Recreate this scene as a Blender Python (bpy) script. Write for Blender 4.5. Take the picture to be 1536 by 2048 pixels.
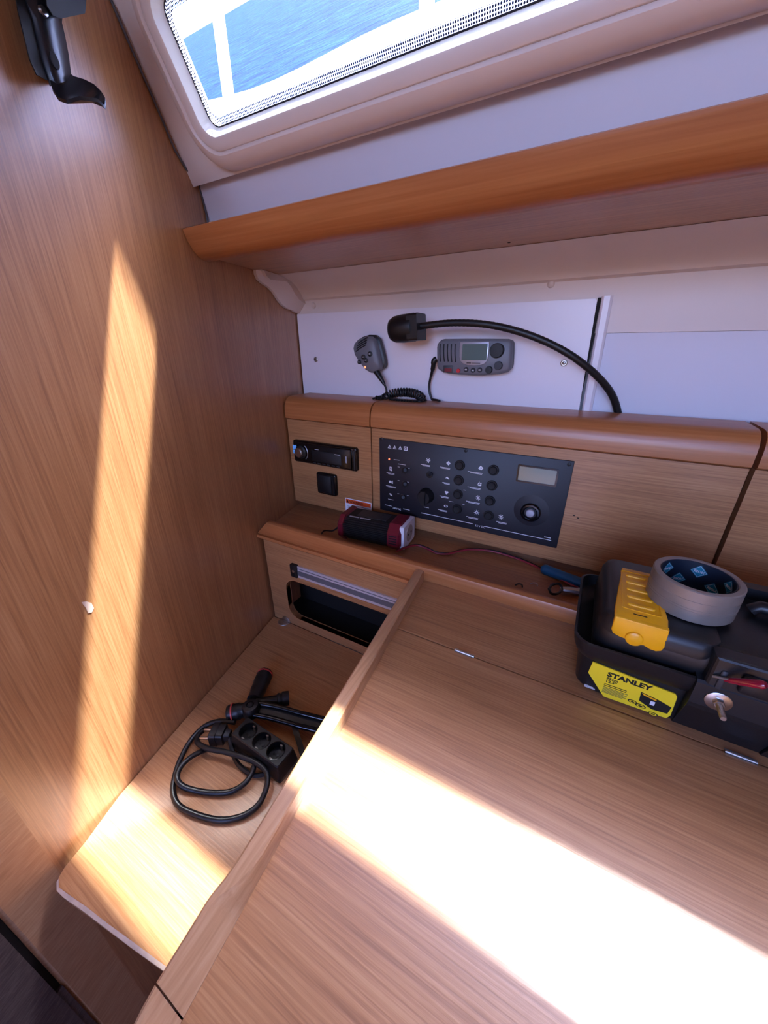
import bpy, bmesh, math, random
from mathutils import Vector, Matrix
random.seed(3)
for o in list(bpy.data.objects): bpy.data.objects.remove(o)
SC = bpy.context.scene
COL = SC.collection
V = Vector

# ------------------------------------------------------------------ camera (origin of the place; floor is 1.12 m below)
FPX = 745.0
ROT = Matrix(((0.87354501, 0.19412111, -0.44635873),
              (0.48671261, -0.35867455, 0.79653211),
              (-0.00547382, -0.91305507, -0.40779956)))      # world <- (right, down, forward)
cam = bpy.data.cameras.new('camera'); camo = bpy.data.objects.new('camera', cam); COL.objects.link(camo)
cam.sensor_fit = 'VERTICAL'; cam.sensor_height = 36; cam.lens = FPX / 2048 * 36
cam.clip_start = 0.01; cam.clip_end = 200
camo.matrix_world = (ROT @ Matrix(((1, 0, 0), (0, -1, 0), (0, 0, -1)))).to_4x4()
SC.camera = camo

# ------------------------------------------------------------------ light
SUN = V((-0.262, -0.395, -1.0)).normalized()
W = bpy.data.worlds.new('sky'); SC.world = W; W.use_nodes = True
wn = W.node_tree.nodes; wl = W.node_tree.links
sky = wn.new('ShaderNodeTexSky'); sky.sky_type = 'NISHITA'; sky.sun_disc = False
sky.sun_elevation = math.asin(-SUN.z); sky.sun_rotation = math.atan2(-SUN.x, -SUN.y)
sky.air_density = 1.0; sky.dust_density = 2.5
tint = wn.new('ShaderNodeMix'); tint.data_type = 'RGBA'; tint.blend_type = 'MULTIPLY'; tint.inputs[0].default_value = 1
tint.inputs[7].default_value = (0.88, 0.88, 1.3, 1)
wl.new(sky.outputs[0], tint.inputs[6]); wl.new(tint.outputs[2], wn['Background'].inputs[0]); wn['Background'].inputs[1].default_value = 1.75
sl = bpy.data.lights.new('sun', 'SUN'); sl.energy = 21; sl.angle = math.radians(1.5); sl.color = (1, 0.97, 0.97)
so = bpy.data.objects.new('sun', sl); COL.objects.link(so); so.rotation_euler = SUN.to_track_quat('-Z', 'Y').to_euler(); so.location = (1, 2, 4)
SC.view_settings.view_transform = 'Standard'; SC.view_settings.look = 'None'; SC.view_settings.gamma = 1
SC.view_settings.use_curve_mapping = False
SC.view_settings.exposure = 0.80

# ------------------------------------------------------------------ pixel helpers
def ray(px, py): return ROT @ V((px - 768, py - 1024, FPX))
def PY(px, py, y): r = ray(px, py); return r * (y / r.y)
def PZ(px, py, z): r = ray(px, py); return r * (z / r.z)
TAN = math.tan(math.radians(-12.36))
def xb(y): return -0.640 + TAN * (y - 0.668)
AZ = math.radians(-12.36); NB = V((math.cos(AZ), -math.sin(AZ), 0))
def PB(px, py, w=0.0): r = ray(px, py); return r * ((NB.dot(V((-0.640, 0.668, 0))) + w) / NB.dot(r))

# ------------------------------------------------------------------ materials
def lin(c): return tuple((x / 12.92 if x <= 0.04045 else ((x + 0.055) / 1.055) ** 2.4) for x in (v / 255 for v in c))
def mat(name, col, rough=0.5, metal=0, spec=0.5, coat=0, emit=None, es=0, var=0, bump=0, bscale=200):
    m = bpy.data.materials.new(name); m.use_nodes = True
    n = m.node_tree.nodes; l = m.node_tree.links; b = n['Principled BSDF']
    c = lin(col) + (1,)
    b.inputs['Base Color'].default_value = c
    b.inputs['Roughness'].default_value = rough; b.inputs['Metallic'].default_value = metal
    b.inputs['Specular IOR Level'].default_value = spec; b.inputs['Coat Weight'].default_value = coat
    if emit: b.inputs['Emission Color'].default_value = lin(emit) + (1,); b.inputs['Emission Strength'].default_value = es
    if var or bump:
        tc = n.new('ShaderNodeTexCoord'); no = n.new('ShaderNodeTexNoise'); no.inputs['Scale'].default_value = bscale; no.inputs['Detail'].default_value = 5
        l.new(tc.outputs['Object'], no.inputs['Vector'])
        if var:
            mx = n.new('ShaderNodeMix'); mx.data_type = 'RGBA'
            mx.inputs[6].default_value = tuple(x * (1 - var) for x in c[:3]) + (1,); mx.inputs[7].default_value = tuple(min(1, x * (1 + var)) for x in c[:3]) + (1,)
            l.new(no.outputs['Fac'], mx.inputs[0]); l.new(mx.outputs[2], b.inputs['Base Color'])
        if bump:
            bp = n.new('ShaderNodeBump'); bp.inputs['Strength'].default_value = bump; bp.inputs['Distance'].default_value = 0.0006
            l.new(no.outputs['Fac'], bp.inputs['Height']); l.new(bp.outputs[0], b.inputs['Normal'])
    return m
def wood(name, dark, mid, light, axis, rough=0.38, fine=1.0, rot=(0, 0, 0), contrast=1.0, coat=0.0):
    m = bpy.data.materials.new(name); m.use_nodes = True
    n = m.node_tree.nodes; l = m.node_tree.links; b = n['Principled BSDF']
    tc = n.new('ShaderNodeTexCoord')
    def noise(sc_long, sc_cross, detail):
        mp = n.new('ShaderNodeMapping'); s = [sc_cross] * 3; s[axis] = sc_long
        mp.inputs['Scale'].default_value = s; mp.inputs['Rotation'].default_value = rot
        no = n.new('ShaderNodeTexNoise'); no.inputs['Scale'].default_value = 1; no.inputs['Detail'].default_value = detail; no.inputs['Distortion'].default_value = 0.35
        l.new(tc.outputs['Object'], mp.inputs[0]); l.new(mp.outputs[0], no.inputs['Vector']); return no.outputs['Fac']
    a = noise(9 * fine, 430 * fine, 6); bb = noise(1.5, 46, 3); cc = noise(34 * fine, 1000 * fine, 2)
    def math_(op, x, y):
        q = n.new('ShaderNodeMath'); q.operation = op
        for i, v in enumerate((x, y)):
            if isinstance(v, float): q.inputs[i].default_value = v
            else: l.new(v, q.inputs[i])
        return q.outputs[0]
    s = math_('ADD', math_('MULTIPLY', a, 0.56), math_('MULTIPLY', bb, 0.24)); s = math_('ADD', s, math_('MULTIPLY', cc, 0.2))
    r = n.new('ShaderNodeValToRGB'); e = r.color_ramp.elements
    e[0].position = 0.5 - 0.14 / contrast; e[0].color = lin(dark) + (1,); e[1].position = 0.5 + 0.13 / contrast; e[1].color = lin(light) + (1,)
    k = e.new(0.49); k.color = lin(mid) + (1,)
    l.new(s, r.inputs[0]); l.new(r.outputs[0], b.inputs['Base Color'])
    b.inputs['Roughness'].default_value = rough; b.inputs['Coat Weight'].default_value = coat; b.inputs['Coat Roughness'].default_value = 0.32
    bp = n.new('ShaderNodeBump'); bp.inputs['Strength'].default_value = 0.22; bp.inputs['Distance'].default_value = 0.0006
    l.new(a, bp.inputs['Height']); l.new(bp.outputs[0], b.inputs['Normal'])
    return m
M = {}
VD, VM, VL = (148, 98, 60), (172, 119, 75), (188, 137, 92)
M['wood_x'] = wood('oak_veneer_along_x', VD, VM, VL, 0, 0.36, coat=0.35)
M['wood_z'] = wood('oak_veneer_upright', VD, VM, VL, 2, 0.42, coat=0.9)
M['wood_y'] = wood('oak_veneer_along_y', VD, VM, VL, 1, 0.38)
M['solid_x'] = wood('solid_oak_along_x', (158, 92, 48), (174, 107, 60), (188, 122, 74), 0, 0.33, 0.5, contrast=0.7)
M['solid_y'] = wood('solid_oak_along_y', (164, 118, 80), (186, 140, 100), (202, 160, 122), 1, 0.33, 0.6, contrast=0.7)
M['edge'] = mat('worn_plywood_edge', (186, 160, 140), 0.6, var=0.35, bscale=90)
M['floor'] = wood('dark_floor_wood', (70, 58, 52), (92, 78, 72), (112, 98, 92), 1, 0.4)
M['white'] = mat('white_liner', (226, 218, 220), 0.42, var=0.03, bscale=14)
M['cream'] = mat('cream_gelcoat', (226, 212, 206), 0.36, var=0.03, bscale=10)
M['panelwhite'] = mat('white_laminate', (232, 224, 230), 0.3)
M['hullwhite'] = mat('white_vinyl', (216, 212, 222), 0.5, bump=0.06, bscale=500)
M['black'] = mat('black_plastic', (16, 16, 18), 0.42, bump=0.05, bscale=900)
M['blackgloss'] = mat('gloss_black_plastic', (12, 12, 14), 0.16)
M['blackmatte'] = mat('matte_black', (14, 14, 15), 0.65)
M['rubber'] = mat('black_rubber', (18, 18, 20), 0.45)
M['blackpaint'] = mat('black_painted_steel', (14, 15, 20), 0.3, coat=0.3)
M['boxblack'] = mat('black_toolbox_plastic', (20, 21, 24), 0.4, var=0.2, bump=0.12, bscale=350)
M['anthracite'] = mat('anthracite_panel', (26, 25, 32), 0.5, bump=0.1, bscale=1500)
M['knob'] = mat('black_knob', (15, 15, 17), 0.5)
M['grey'] = mat('grey_radio_plastic', (108, 108, 114), 0.45, bump=0.08, bscale=900)
M['darkgrey'] = mat('dark_grey_plastic', (44, 44, 48), 0.5)
M['silver'] = mat('silver_plastic', (176, 176, 184), 0.32, metal=0.4)
M['steel'] = mat('steel', (190, 188, 184), 0.3, metal=1, var=0.1, bscale=300)
M['alu'] = mat('brushed_aluminium', (216, 208, 208), 0.32, metal=0.35)
M['alugrey'] = mat('aluminium_groove', (128, 132, 140), 0.4, metal=0.6)
M['lcd'] = mat('liquid_crystal', (136, 142, 126), 0.12)
M['lcd2'] = mat('liquid_crystal_green', (96, 112, 106), 0.12)
M['print'] = mat('white_print', (226, 224, 228), 0.6)
M['printblack'] = mat('black_print', (16, 16, 16), 0.5)
M['printgrey'] = mat('grey_print', (120, 116, 60), 0.6)
M['red'] = mat('red_plastic', (206, 40, 46), 0.4)
M['redring'] = mat('red_rubber_ring', (190, 62, 62), 0.5)
M['redhandle'] = mat('red_clear_handle', (136, 10, 40), 0.15, coat=0.5)
M['maroon'] = mat('maroon_plastic', (112, 22, 38), 0.34)
M['cablered'] = mat('red_cable', (150, 34, 48), 0.4)
M['orange'] = mat('orange_print', (222, 84, 30), 0.5)
M['yellow'] = mat('yellow_plastic', (240, 172, 16), 0.35, var=0.1, bscale=60)
M['labelyellow'] = mat('yellow_label', (246, 214, 40), 0.35)
M['teal'] = mat('teal_print', (22, 128, 150), 0.5)
M['navy'] = mat('navy_print', (14, 26, 42), 0.5)
M['blue'] = mat('blue_handle', (14, 74, 104), 0.35)
M['bluelit'] = mat('blue_button', (90, 150, 220), 0.3, emit=(90, 150, 230), es=0.25)
M['led'] = mat('red_led', (255, 120, 90), 0.3, emit=(255, 110, 70), es=1.8)
M['tape'] = mat('silver_duct_tape', (136, 126, 118), 0.38, metal=0.25, var=0.1, bump=0.25, bscale=120)
M['card'] = mat('cardboard', (176, 160, 148), 0.7)
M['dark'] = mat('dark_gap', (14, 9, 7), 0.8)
M['seal'] = mat('black_seal', (18, 20, 30), 0.5)
M['grime'] = mat('grey_sealant', (84, 80, 86), 0.6, var=0.4, bscale=120)
M['deck'] = mat('white_deck', (236, 236, 236), 0.5)
M['chip'] = mat('bare_chip', (226, 200, 180), 0.6)
# thin window pane: see-through with a mirror share by angle
g = bpy.data.materials.new('acrylic_pane'); g.use_nodes = True; n = g.node_tree.nodes; l = g.node_tree.links; n.clear()
out = n.new('ShaderNodeOutputMaterial'); mx = n.new('ShaderNodeMixShader'); fr = n.new('ShaderNodeFresnel'); fr.inputs[0].default_value = 1.3
tr = n.new('ShaderNodeBsdfTransparent'); tr.inputs[0].default_value = (0.9, 0.95, 0.97, 1); gl = n.new('ShaderNodeBsdfGlossy'); gl.inputs['Roughness'].default_value = 0.03
l.new(fr.outputs[0], mx.inputs[0]); l.new(tr.outputs[0], mx.inputs[1]); l.new(gl.outputs[0], mx.inputs[2]); l.new(mx.outputs[0], out.inputs[0]); M['pane'] = g
# dotted black print along the pane's edge
g = bpy.data.materials.new('dotted_print'); g.use_nodes = True; n = g.node_tree.nodes; l = g.node_tree.links; n.clear()
out = n.new('ShaderNodeOutputMaterial'); mx = n.new('ShaderNodeMixShader'); tr = n.new('ShaderNodeBsdfTransparent'); df = n.new('ShaderNodeBsdfDiffuse'); df.inputs[0].default_value = (0.02, 0.025, 0.05, 1)
tc = n.new('ShaderNodeTexCoord'); vo = n.new('ShaderNodeTexVoronoi'); vo.voronoi_dimensions = '2D'; vo.inputs['Scale'].default_value = 420; vo.inputs['Randomness'].default_value = 0.0; sp = n.new('ShaderNodeSeparateXYZ'); cb = n.new('ShaderNodeCombineXYZ'); ml = n.new('ShaderNodeMath'); ml.operation = 'MULTIPLY'; ml.inputs[1].default_value = 1.149
lt = n.new('ShaderNodeMath'); lt.operation = 'LESS_THAN'; lt.inputs[1].default_value = 0.40
l.new(tc.outputs['Object'], sp.inputs[0]); l.new(sp.outputs[0], cb.inputs[0]); l.new(sp.outputs[2], ml.inputs[0]); l.new(ml.outputs[0], cb.inputs[1]); l.new(cb.outputs[0], vo.inputs['Vector']); l.new(vo.outputs['Distance'], lt.inputs[0]); l.new(lt.outputs[0], mx.inputs[0]); l.new(tr.outputs[0], mx.inputs[1]); l.new(df.outputs[0], mx.inputs[2]); l.new(mx.outputs[0], out.inputs[0]); M['dots'] = g
# water
g = bpy.data.materials.new('rippled_water'); g.use_nodes = True; n = g.node_tree.nodes; l = g.node_tree.links; b = n['Principled BSDF']
tc = n.new('ShaderNodeTexCoord'); mp = n.new('ShaderNodeMapping'); mp.inputs['Scale'].default_value = (1, 2.5, 2.5); no = n.new('ShaderNodeTexNoise'); no.inputs['Scale'].default_value = 3.0; no.inputs['Detail'].default_value = 9; no.inputs['Roughness'].default_value = 0.65; no.inputs['Distortion'].default_value = 0.8
r = n.new('ShaderNodeValToRGB'); r.color_ramp.elements[0].position = 0.36; r.color_ramp.elements[0].color = lin((4, 20, 66)) + (1,); r.color_ramp.elements[1].position = 0.72; r.color_ramp.elements[1].color = lin((30, 62, 122)) + (1,)
bp = n.new('ShaderNodeBump'); bp.inputs['Strength'].default_value = 0.5; bp.inputs['Distance'].default_value = 0.05
l.new(tc.outputs['Object'], mp.inputs[0]); l.new(mp.outputs[0], no.inputs['Vector']); l.new(no.outputs['Fac'], r.inputs[0]); l.new(r.outputs[0], b.inputs['Base Color']); l.new(no.outputs['Fac'], bp.inputs['Height']); l.new(bp.outputs[0], b.inputs['Normal']); b.inputs['Roughness'].default_value = 0.5; b.inputs['Specular IOR Level'].default_value = 0.02; M['water'] = g

# ------------------------------------------------------------------ mesh helpers
I4 = Matrix.Identity(4)
def frame(o, u, v, w):
    u, v, w = V(u).normalized(), V(v).normalized(), V(w).normalized()
    return Matrix(((u.x, v.x, w.x, o[0]), (u.y, v.y, w.y, o[1]), (u.z, v.z, w.z, o[2]), (0, 0, 0, 1)))
class MB:
    def __init__(s, m=I4): s.b = bmesh.new(); s.m = m
    def vs(s, pts): return [s.b.verts.new(s.m @ V(p)) for p in pts]
    def face(s, v):
        try: s.b.faces.new(v)
        except ValueError: pass
    def loft(s, rings, cap0=True, cap1=True, closed=True):
        R = [s.vs(r) for r in rings]; k = len(R[0])
        for a, c in zip(R, R[1:]):
            for i in range(k if closed else k - 1):
                j = (i + 1) % k; s.face([a[i], a[j], c[j], c[i]])
        if cap0: s.face(R[0][::-1])
        if cap1: s.face(R[-1])
        return s
    def box(s, x0, x1, y0, y1, z0, z1):
        return s.loft([[(x0, y0, z), (x1, y0, z), (x1, y1, z), (x0, y1, z)] for z in (z0, z1)])
    def plate(s, pts, w0, w1, bev=0.0, back=False):
        """polygon in the local u,v plane, extruded along w, front edge chamfered"""
        r = [[(p[0], p[1], w0) for p in pts]]
        if bev:
            q = inset(pts, bev * 0.4); q2 = inset(pts, bev)
            r += [[(p[0], p[1], w1 - bev) for p in pts], [(p[0], p[1], w1 - bev * 0.35) for p in q], [(p[0], p[1], w1) for p in q2]]
        else: r.append([(p[0], p[1], w1) for p in pts])
        return s.loft(r)
    def ringplate(s, outer, inner, w0, w1):
        """frame between two outlines with equal point counts"""
        return s.loft([[(p[0], p[1], w0) for p in outer], [(p[0], p[1], w1) for p in outer], [(p[0], p[1], w1) for p in inner], [(p[0], p[1], w0) for p in inner], [(p[0], p[1], w0) for p in outer]], False, False)
    def prism(s, prof, x0, x1):
        """profile of (y, z) extruded along x; an end may be a function of y, z"""
        f = lambda x, p: x(p[0], p[1]) if callable(x) else x
        return s.loft([[(f(x0, p), p[0], p[1]) for p in prof], [(f(x1, p), p[0], p[1]) for p in prof]])
    def lathe(s, prof, k=24, cap0=True, cap1=True, a0=0):
        return s.loft([[(r * math.cos(a0 + 2 * math.pi * i / k), r * math.sin(a0 + 2 * math.pi * i / k), w) for i in range(k)] for r, w in prof], cap0, cap1)
    def tube(s, pts, r, k=10, flat=1.0):
        pts = [V(p) for p in pts]; n = len(pts); up = V((0, 0, 1)); rings = []; prev = None
        for i, p in enumerate(pts):
            t = (pts[min(i + 1, n - 1)] - pts[max(i - 1, 0)]).normalized()
            if prev is None:
                a = up if abs(t.dot(up)) < 0.9 else V((1, 0, 0)); u = (a - t * a.dot(t)).normalized()
            else: u = (prev - t * prev.dot(t)).normalized()
            prev = u; v = t.cross(u); rr = r[i] if isinstance(r, (list, tuple)) else r
            rings.append([p + u * (rr * flat * math.cos(2 * math.pi * q / k)) + v * (rr * math.sin(2 * math.pi * q / k)) for q in range(k)])
        return s.loft(rings)
    def obj(s, name, m, parent=None, smooth=True, clip=False):
        if clip:
            o = V((-0.640, 0.668, 0)) - NB * 0.002
            bmesh.ops.bisect_plane(s.b, geom=s.b.verts[:] + s.b.edges[:] + s.b.faces[:], plane_co=o, plane_no=NB, clear_inner=True)
        bmesh.ops.recalc_face_normals(s.b, faces=s.b.faces)
        me = bpy.data.meshes.new(name); s.b.to_mesh(me); s.b.free()
        return link(name, me, m, parent, smooth)
def link(name, me, m, parent=None, smooth=True):
    me.materials.clear(); me.materials.append(M[m])
    if smooth:
        for p in me.polygons: p.use_smooth = True
        try: me.set_sharp_from_angle(angle=math.radians(38))
        except Exception: pass
    o = bpy.data.objects.new(name, me); COL.objects.link(o)
    if parent: adopt(o, parent)
    return o
def adopt(o, p):
    o.parent = p
    base = Matrix.Translation(p.location) if p.type == 'EMPTY' else Matrix.Identity(4)
    o.matrix_parent_inverse = base.inverted()
def thing(name, label, cat, loc, group=None):
    o = bpy.data.objects.new(name, None); COL.objects.link(o); o.location = loc; o.empty_display_size = 0.02
    o['label'] = label; o['category'] = cat
    if group: o['group'] = group
    return o
def tag(o, label, cat, group=None):
    o['label'] = label; o['category'] = cat
    if group: o['group'] = group
    return o
def struct(o, label, cat): o['kind'] = 'structure'; o['label'] = label; o['category'] = cat; return o
def inset(pts, d):
    n = len(pts); out = []; A = sum(pts[i][0] * pts[(i + 1) % n][1] - pts[(i + 1) % n][0] * pts[i][1] for i in range(n)); sg = 1 if A > 0 else -1
    for i in range(n):
        a, b, c = V(pts[i - 1][:2]), V(pts[i][:2]), V(pts[(i + 1) % n][:2])
        e1, e2 = (b - a).normalized(), (c - b).normalized()
        n1, n2 = V((-e1.y, e1.x)) * sg, V((-e2.y, e2.x)) * sg
        k = n1 + n2; k = k / max(0.35, k.length_squared) * 2 * 0.5 if k.length_squared else n1
        out.append(tuple(b + k * d * 2 / 2 * (2 if False else 1) * 1.0 * (2 / 2)) if False else tuple(b + (n1 + n2) * (d / max(0.4, 1 + n1.dot(n2)))))
    return out
def rrect(x0, x1, y0, y1, r, k=5):
    p = []
    for cx, cy, a in ((x1 - r, y1 - r, 0), (x0 + r, y1 - r, 90), (x0 + r, y0 + r, 180), (x1 - r, y0 + r, 270)):
        for i in range(k + 1):
            t = math.radians(a + 90 * i / k); p.append((cx + r * math.cos(t), cy + r * math.sin(t)))
    return p
def circ(cx, cy, r, k=20, sy=1.0, a0=0): return [(cx + r * math.cos(2 * math.pi * i / k + a0), cy + r * sy * math.sin(2 * math.pi * i / k + a0)) for i in range(k)]
def smoothpath(pts, sub=8):
    pts = [V(p) for p in pts]; out = []
    for i in range(len(pts) - 1):
        p0 = pts[max(i - 1, 0)]; p1 = pts[i]; p2 = pts[i + 1]; p3 = pts[min(i + 2, len(pts) - 1)]
        for s in range(sub):
            t = s / sub
            out.append(0.5 * ((2 * p1) + (p2 - p0) * t + (2 * p0 - 5 * p1 + 4 * p2 - p3) * t * t + (3 * p1 - p0 - 3 * p2 + p3) * t ** 3))
    out.append(pts[-1]); return out
def text(body, size, m4, mname, parent, name='lettering', bold=0.0, sx=1.0, ext=0.0002):
    cu = bpy.data.curves.new('t', 'FONT'); cu.body = body; cu.size = size; cu.align_x = 'LEFT'; cu.extrude = ext; cu.offset = bold; cu.resolution_u = 2
    o = bpy.data.objects.new('t', cu); COL.objects.link(o); bpy.context.view_layer.update()
    me = bpy.data.meshes.new_from_object(o.evaluated_get(bpy.context.evaluated_depsgraph_get()))
    bpy.data.objects.remove(o); bpy.data.curves.remove(cu)
    me.transform(m4 @ Matrix.Diagonal((sx, 1, 1, 1))); me.name = name
    return link(name, me, mname, parent, False)

# ------------------------------------------------------------------ room shell
ZF = -1.12; XR = 1.9; YN = -1.9; ZC = 0.72
# bulkhead on the left
def bulkpts(y0, y1, z0, z1, t0=0.0, t1=-0.03):
    a = V((xb(y0), y0, 0)); c = V((xb(y1), y1, 0))
    return [[a + NB * t0 + V((0, 0, z)), c + NB * t0 + V((0, 0, z)), c + NB * t1 + V((0, 0, z)), a + NB * t1 + V((0, 0, z))] for z in (z0, z1)]
bprof = [(0.012, ZF), (0.80, ZF), (0.80, 0.19), (0.515, 0.19), (0.500, 0.240), (0.475, 0.240), (0.203, 0.72), (0.012, 0.72)]
wl_ = MB().loft([[tuple(V((xb(y), y, z)) + NB * w) for y, z in bprof] for w in (-0.03, 0.0)]).obj('wall_left', 'wood_z', smooth=False)
struct(wl_, 'oak veneered bulkhead with upright grain left of the chart table', 'wall')
MB().loft([[tuple(PB(x, y, w)) for x, y in ((163, 1204), (173, 1203), (183, 1206), (188, 1216), (184, 1225), (176, 1226), (172, 1216), (166, 1209))] for w in (0.0002, 0.0008)]).obj('veneer_chip', 'chip', wl_)
post = [(0.012, 0.0), (-0.036, 0.0), (-0.040, -0.004), (-0.040, -0.03), (0.012, -0.03)]
def bpt(y, w, z): p = V((xb(y), y, z)) + NB * w; return tuple(p)
o = MB().loft([[bpt(y, w - 0.003 * (y < 0.005), z) for y, w in post] for z in (ZF, ZC)]).obj('trim_1', 'solid_y', smooth=False)
struct(o, 'narrow solid wood post closing the end of the left bulkhead', 'trim')
o = MB().loft([[bpt(y, w, z) for y, w in ((-0.040, -0.008), (-0.047, -0.008), (-0.047, -0.03), (-0.040, -0.03))] for z in (-0.80, ZC)]).obj('trim_2', 'dark', smooth=False)
struct(o, 'dark rounded slot beside the bulkhead post', 'trim')
o = MB().loft([[bpt(y, w, z) for y, w in ((-0.047, -0.002), (-0.75, -0.002), (-0.75, -0.03), (-0.047, -0.03))] for z in (ZF, ZC)]).obj('door_1', 'floor', smooth=False)  # greyish wood colour carries the bluish light reflected off the leaf
MB().loft([[bpt(y, w, z) for y, w in ((-0.040, -0.003), (-0.047, -0.003), (-0.047, -0.03), (-0.040, -0.03))] for z in (ZF, -0.80)]).obj('door_foot', 'floor', o, smooth=False)
struct(o, 'door leaf at the lower left beyond the dark slot, bluish reflected light put into its grey brown colour', 'door')
struct(MB().box(-0.75, XR, YN, 0.80, ZF - 0.03, ZF).obj('floor', 'floor', smooth=False), 'dark brown cabin sole under the chart table', 'floor')
# ceiling with an unseen hatch opening added to let in sky fill
hx0, hx1, hy0, hy1 = 0.35, 0.80, -1.30, -0.85
mb = MB()
for a in ((-0.75, hx0, YN, 0.26), (hx1, XR, YN, 0.26), (hx0, hx1, YN, hy0), (hx0, hx1, hy1, 0.26)): mb.box(a[0], a[1], a[2], a[3], ZC, ZC + 0.03)
struct(mb.obj('ceiling', 'white', smooth=False), 'white cabin headliner with an added unseen hatch opening for sky fill', 'ceiling')
struct(MB().box(XR, XR + 0.03, YN, 0.80, ZF, ZC).obj('wall_right', 'wood_z', smooth=False), 'oak veneered far wall of the saloon', 'wall')
mb = MB()      # wall behind the viewer with an unseen companionway opening added for frontal sky light
for a in ((-0.75, -0.45, ZF, ZC), (0.85, XR, ZF, ZC), (-0.45, 0.85, ZF, -0.10)): mb.box(a[0], a[1], YN - 0.03, YN, a[2], a[3])
struct(mb.obj('wall_front', 'wood_z', smooth=False), 'oak veneered wall behind the viewer with an added companionway opening for sky light', 'wall')
struct(MB().prism([(0.80, ZF), (0.83, ZF), (0.83, 0.20), (0.53, 0.20), (0.53, 0.185), (0.80, 0.185)], -0.75, XR).obj('wall_back', 'hullwhite', smooth=False), 'white hull lining behind the chart table', 'wall')
# hull lining above the bookshelf, under the window
UB = lambda y, z: xb(y) + 0.001
struct(MB().prism([(0.512, 0.15), (0.506, 0.195), (0.498, 0.222), (0.497, 0.24), (0.53, 0.24), (0.53, 0.15)], lambda y, z: xb(y) - 0.002, XR).obj('wall_hull', 'hullwhite'), 'pale lilac vinyl hull lining between bookshelf and window frame', 'wall')

# ------------------------------------------------------------------ window in the sloping coachroof side
WO = V((0, 0.475, 0.24)); WU = V((1, 0, 0)); WV = V((0, -0.072, 0.127)).normalized(); WW = WU.cross(WV)
WF = frame(WO, WU, WV, WW)
gx0, gx1, gy0, gy1 = -0.510, 0.50, 0.0240, 0.127
def wring(d, w, r=0.014): return [(p[0], p[1], w) for p in rrect(gx0 - d, gx1 + d, gy0 - d, gy1 + d, r + d, 8)]
win = bpy.data.objects.new('window_1', None); COL.objects.link(win); win.location = tuple(WF @ V((0, gy0, 0)))
win['kind'] = 'structure'; win['label'] = 'long coachroof window in a cream moulded surround'; win['category'] = 'window'
mb = MB(WF)
mb.loft([wring(0.0064, 0.0165), wring(0.0085, 0.0178), wring(0.017, 0.0185), wring(0.0195, 0.0175), wring(0.0205, 0.0155), wring(0.0215, 0.0175), wring(0.024, 0.0187), wring(0.033, 0.016), wring(0.039, 0.010), wring(0.043, 0.002), wring(0.046, -0.004)], False, False)
mb.obj('window_surround', 'cream', win, clip=True)
MB(WF).loft([wring(0.0, -0.008), wring(0.0, 0.0042), wring(0.0064, 0.0165)], False, False).obj('inner_bevel', 'deck', win, smooth=False)
mb = MB(WF); mb.loft([[(p[0], p[1], w) for p in rrect(gx0 + 0.0, gx1 - 0.0, gy0 + 0.0, gy1 - 0.0, 0.014, 8)] for w in (0.001, 0.004)]); mb.obj('pane', 'pane', win, smooth=False)
o_, i_ = rrect(gx0, gx1, gy0, gy1, 0.014, 8), rrect(gx0 + 0.0016, gx1 - 0.0016, gy0 + 0.0016, gy1 - 0.0016, 0.0124, 8)
MB(WF).ringplate(o_, i_, 0.0040, 0.0042).obj('seal', 'seal', win)
MB(WF).loft([[(p[0], p[1], 0.0045) for p in rrect(gx0 + a, gx1 - a, gy0 + a, gy1 - a, r, 8)] for a, r in ((0.0018, 0.012), (0.0095, 0.008))], False, False).obj('dotted_edge_print', 'dots', win, smooth=False)
# coach side: flat skin around the surround, up to the ceiling
mb = MB(WF); big = 0.33
sk = [[(p[0], p[1], 0.0) for p in rrect(gx0 - 0.042, gx1 + 0.042, gy0 - 0.042, gy1 + 0.042, 0.05, 8)]]
o2 = []
for p in sk[0]:
    o2.append((-0.75 if p[0] < -0.1 else XR, -0.022 if p[1] < 0.07 else 0.56, 0.0))
mb.loft([sk[0], o2, [(p[0], p[1], -0.03) for p in o2], [(p[0], p[1], -0.03) for p in sk[0]]], False, False)
struct(mb.obj('wall_coachroof', 'cream', smooth=False, clip=True), 'cream sloping coachroof side around the window', 'wall')
struct(MB().tube([tuple(PB(*p, 0.002)) for p in ((222, 0), (260, 90), (310, 205), (350, 300), (372, 338), (396, 364))], 0.0015, 6).obj('trim_3', 'grime'), 'grey sealant bead between bulkhead and window surround', 'trim')
struct(MB().tube([tuple(PB(*p, 0.002)) for p in ((397, 366), (405, 395), (413, 430), (416, 446))], 0.0013, 6).obj('trim_4', 'grime'), 'grey sealant bead below the window corner', 'trim')

# ------------------------------------------------------------------ bookshelf above the instruments
sh = thing('bookshelf', 'orange oak bookshelf with a rounded front lip above the white panel', 'shelf', (0.3, 0.5, 0.13))
lip = [(0.446, 0.160), (0.447, 0.156), (0.452, 0.146), (0.460, 0.136), (0.470, 0.129), (0.480, 0.1265), (0.492, 0.1265), (0.500, 0.131), (0.5, 0.150), (0.462, 0.1615), (0.450, 0.1622)]
XS = 1.85
MB().prism(lip, UB, XS).obj('lip', 'solid_x', sh)
MB().prism([(0.5, 0.1335), (0.79, 0.1335), (0.79, 0.148), (0.5, 0.148)], UB, XS).obj('board', 'wood_x', sh, smooth=False)
p = PZ(1018, 485, 0.1335); MB(frame(p, (1, 0, 0), (0, -1, 0), (0, 0, -1))).plate(circ(0, 0, 0.0022, 10), -0.0002, 0.0004).obj('screw_hole', 'dark', sh)

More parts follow.
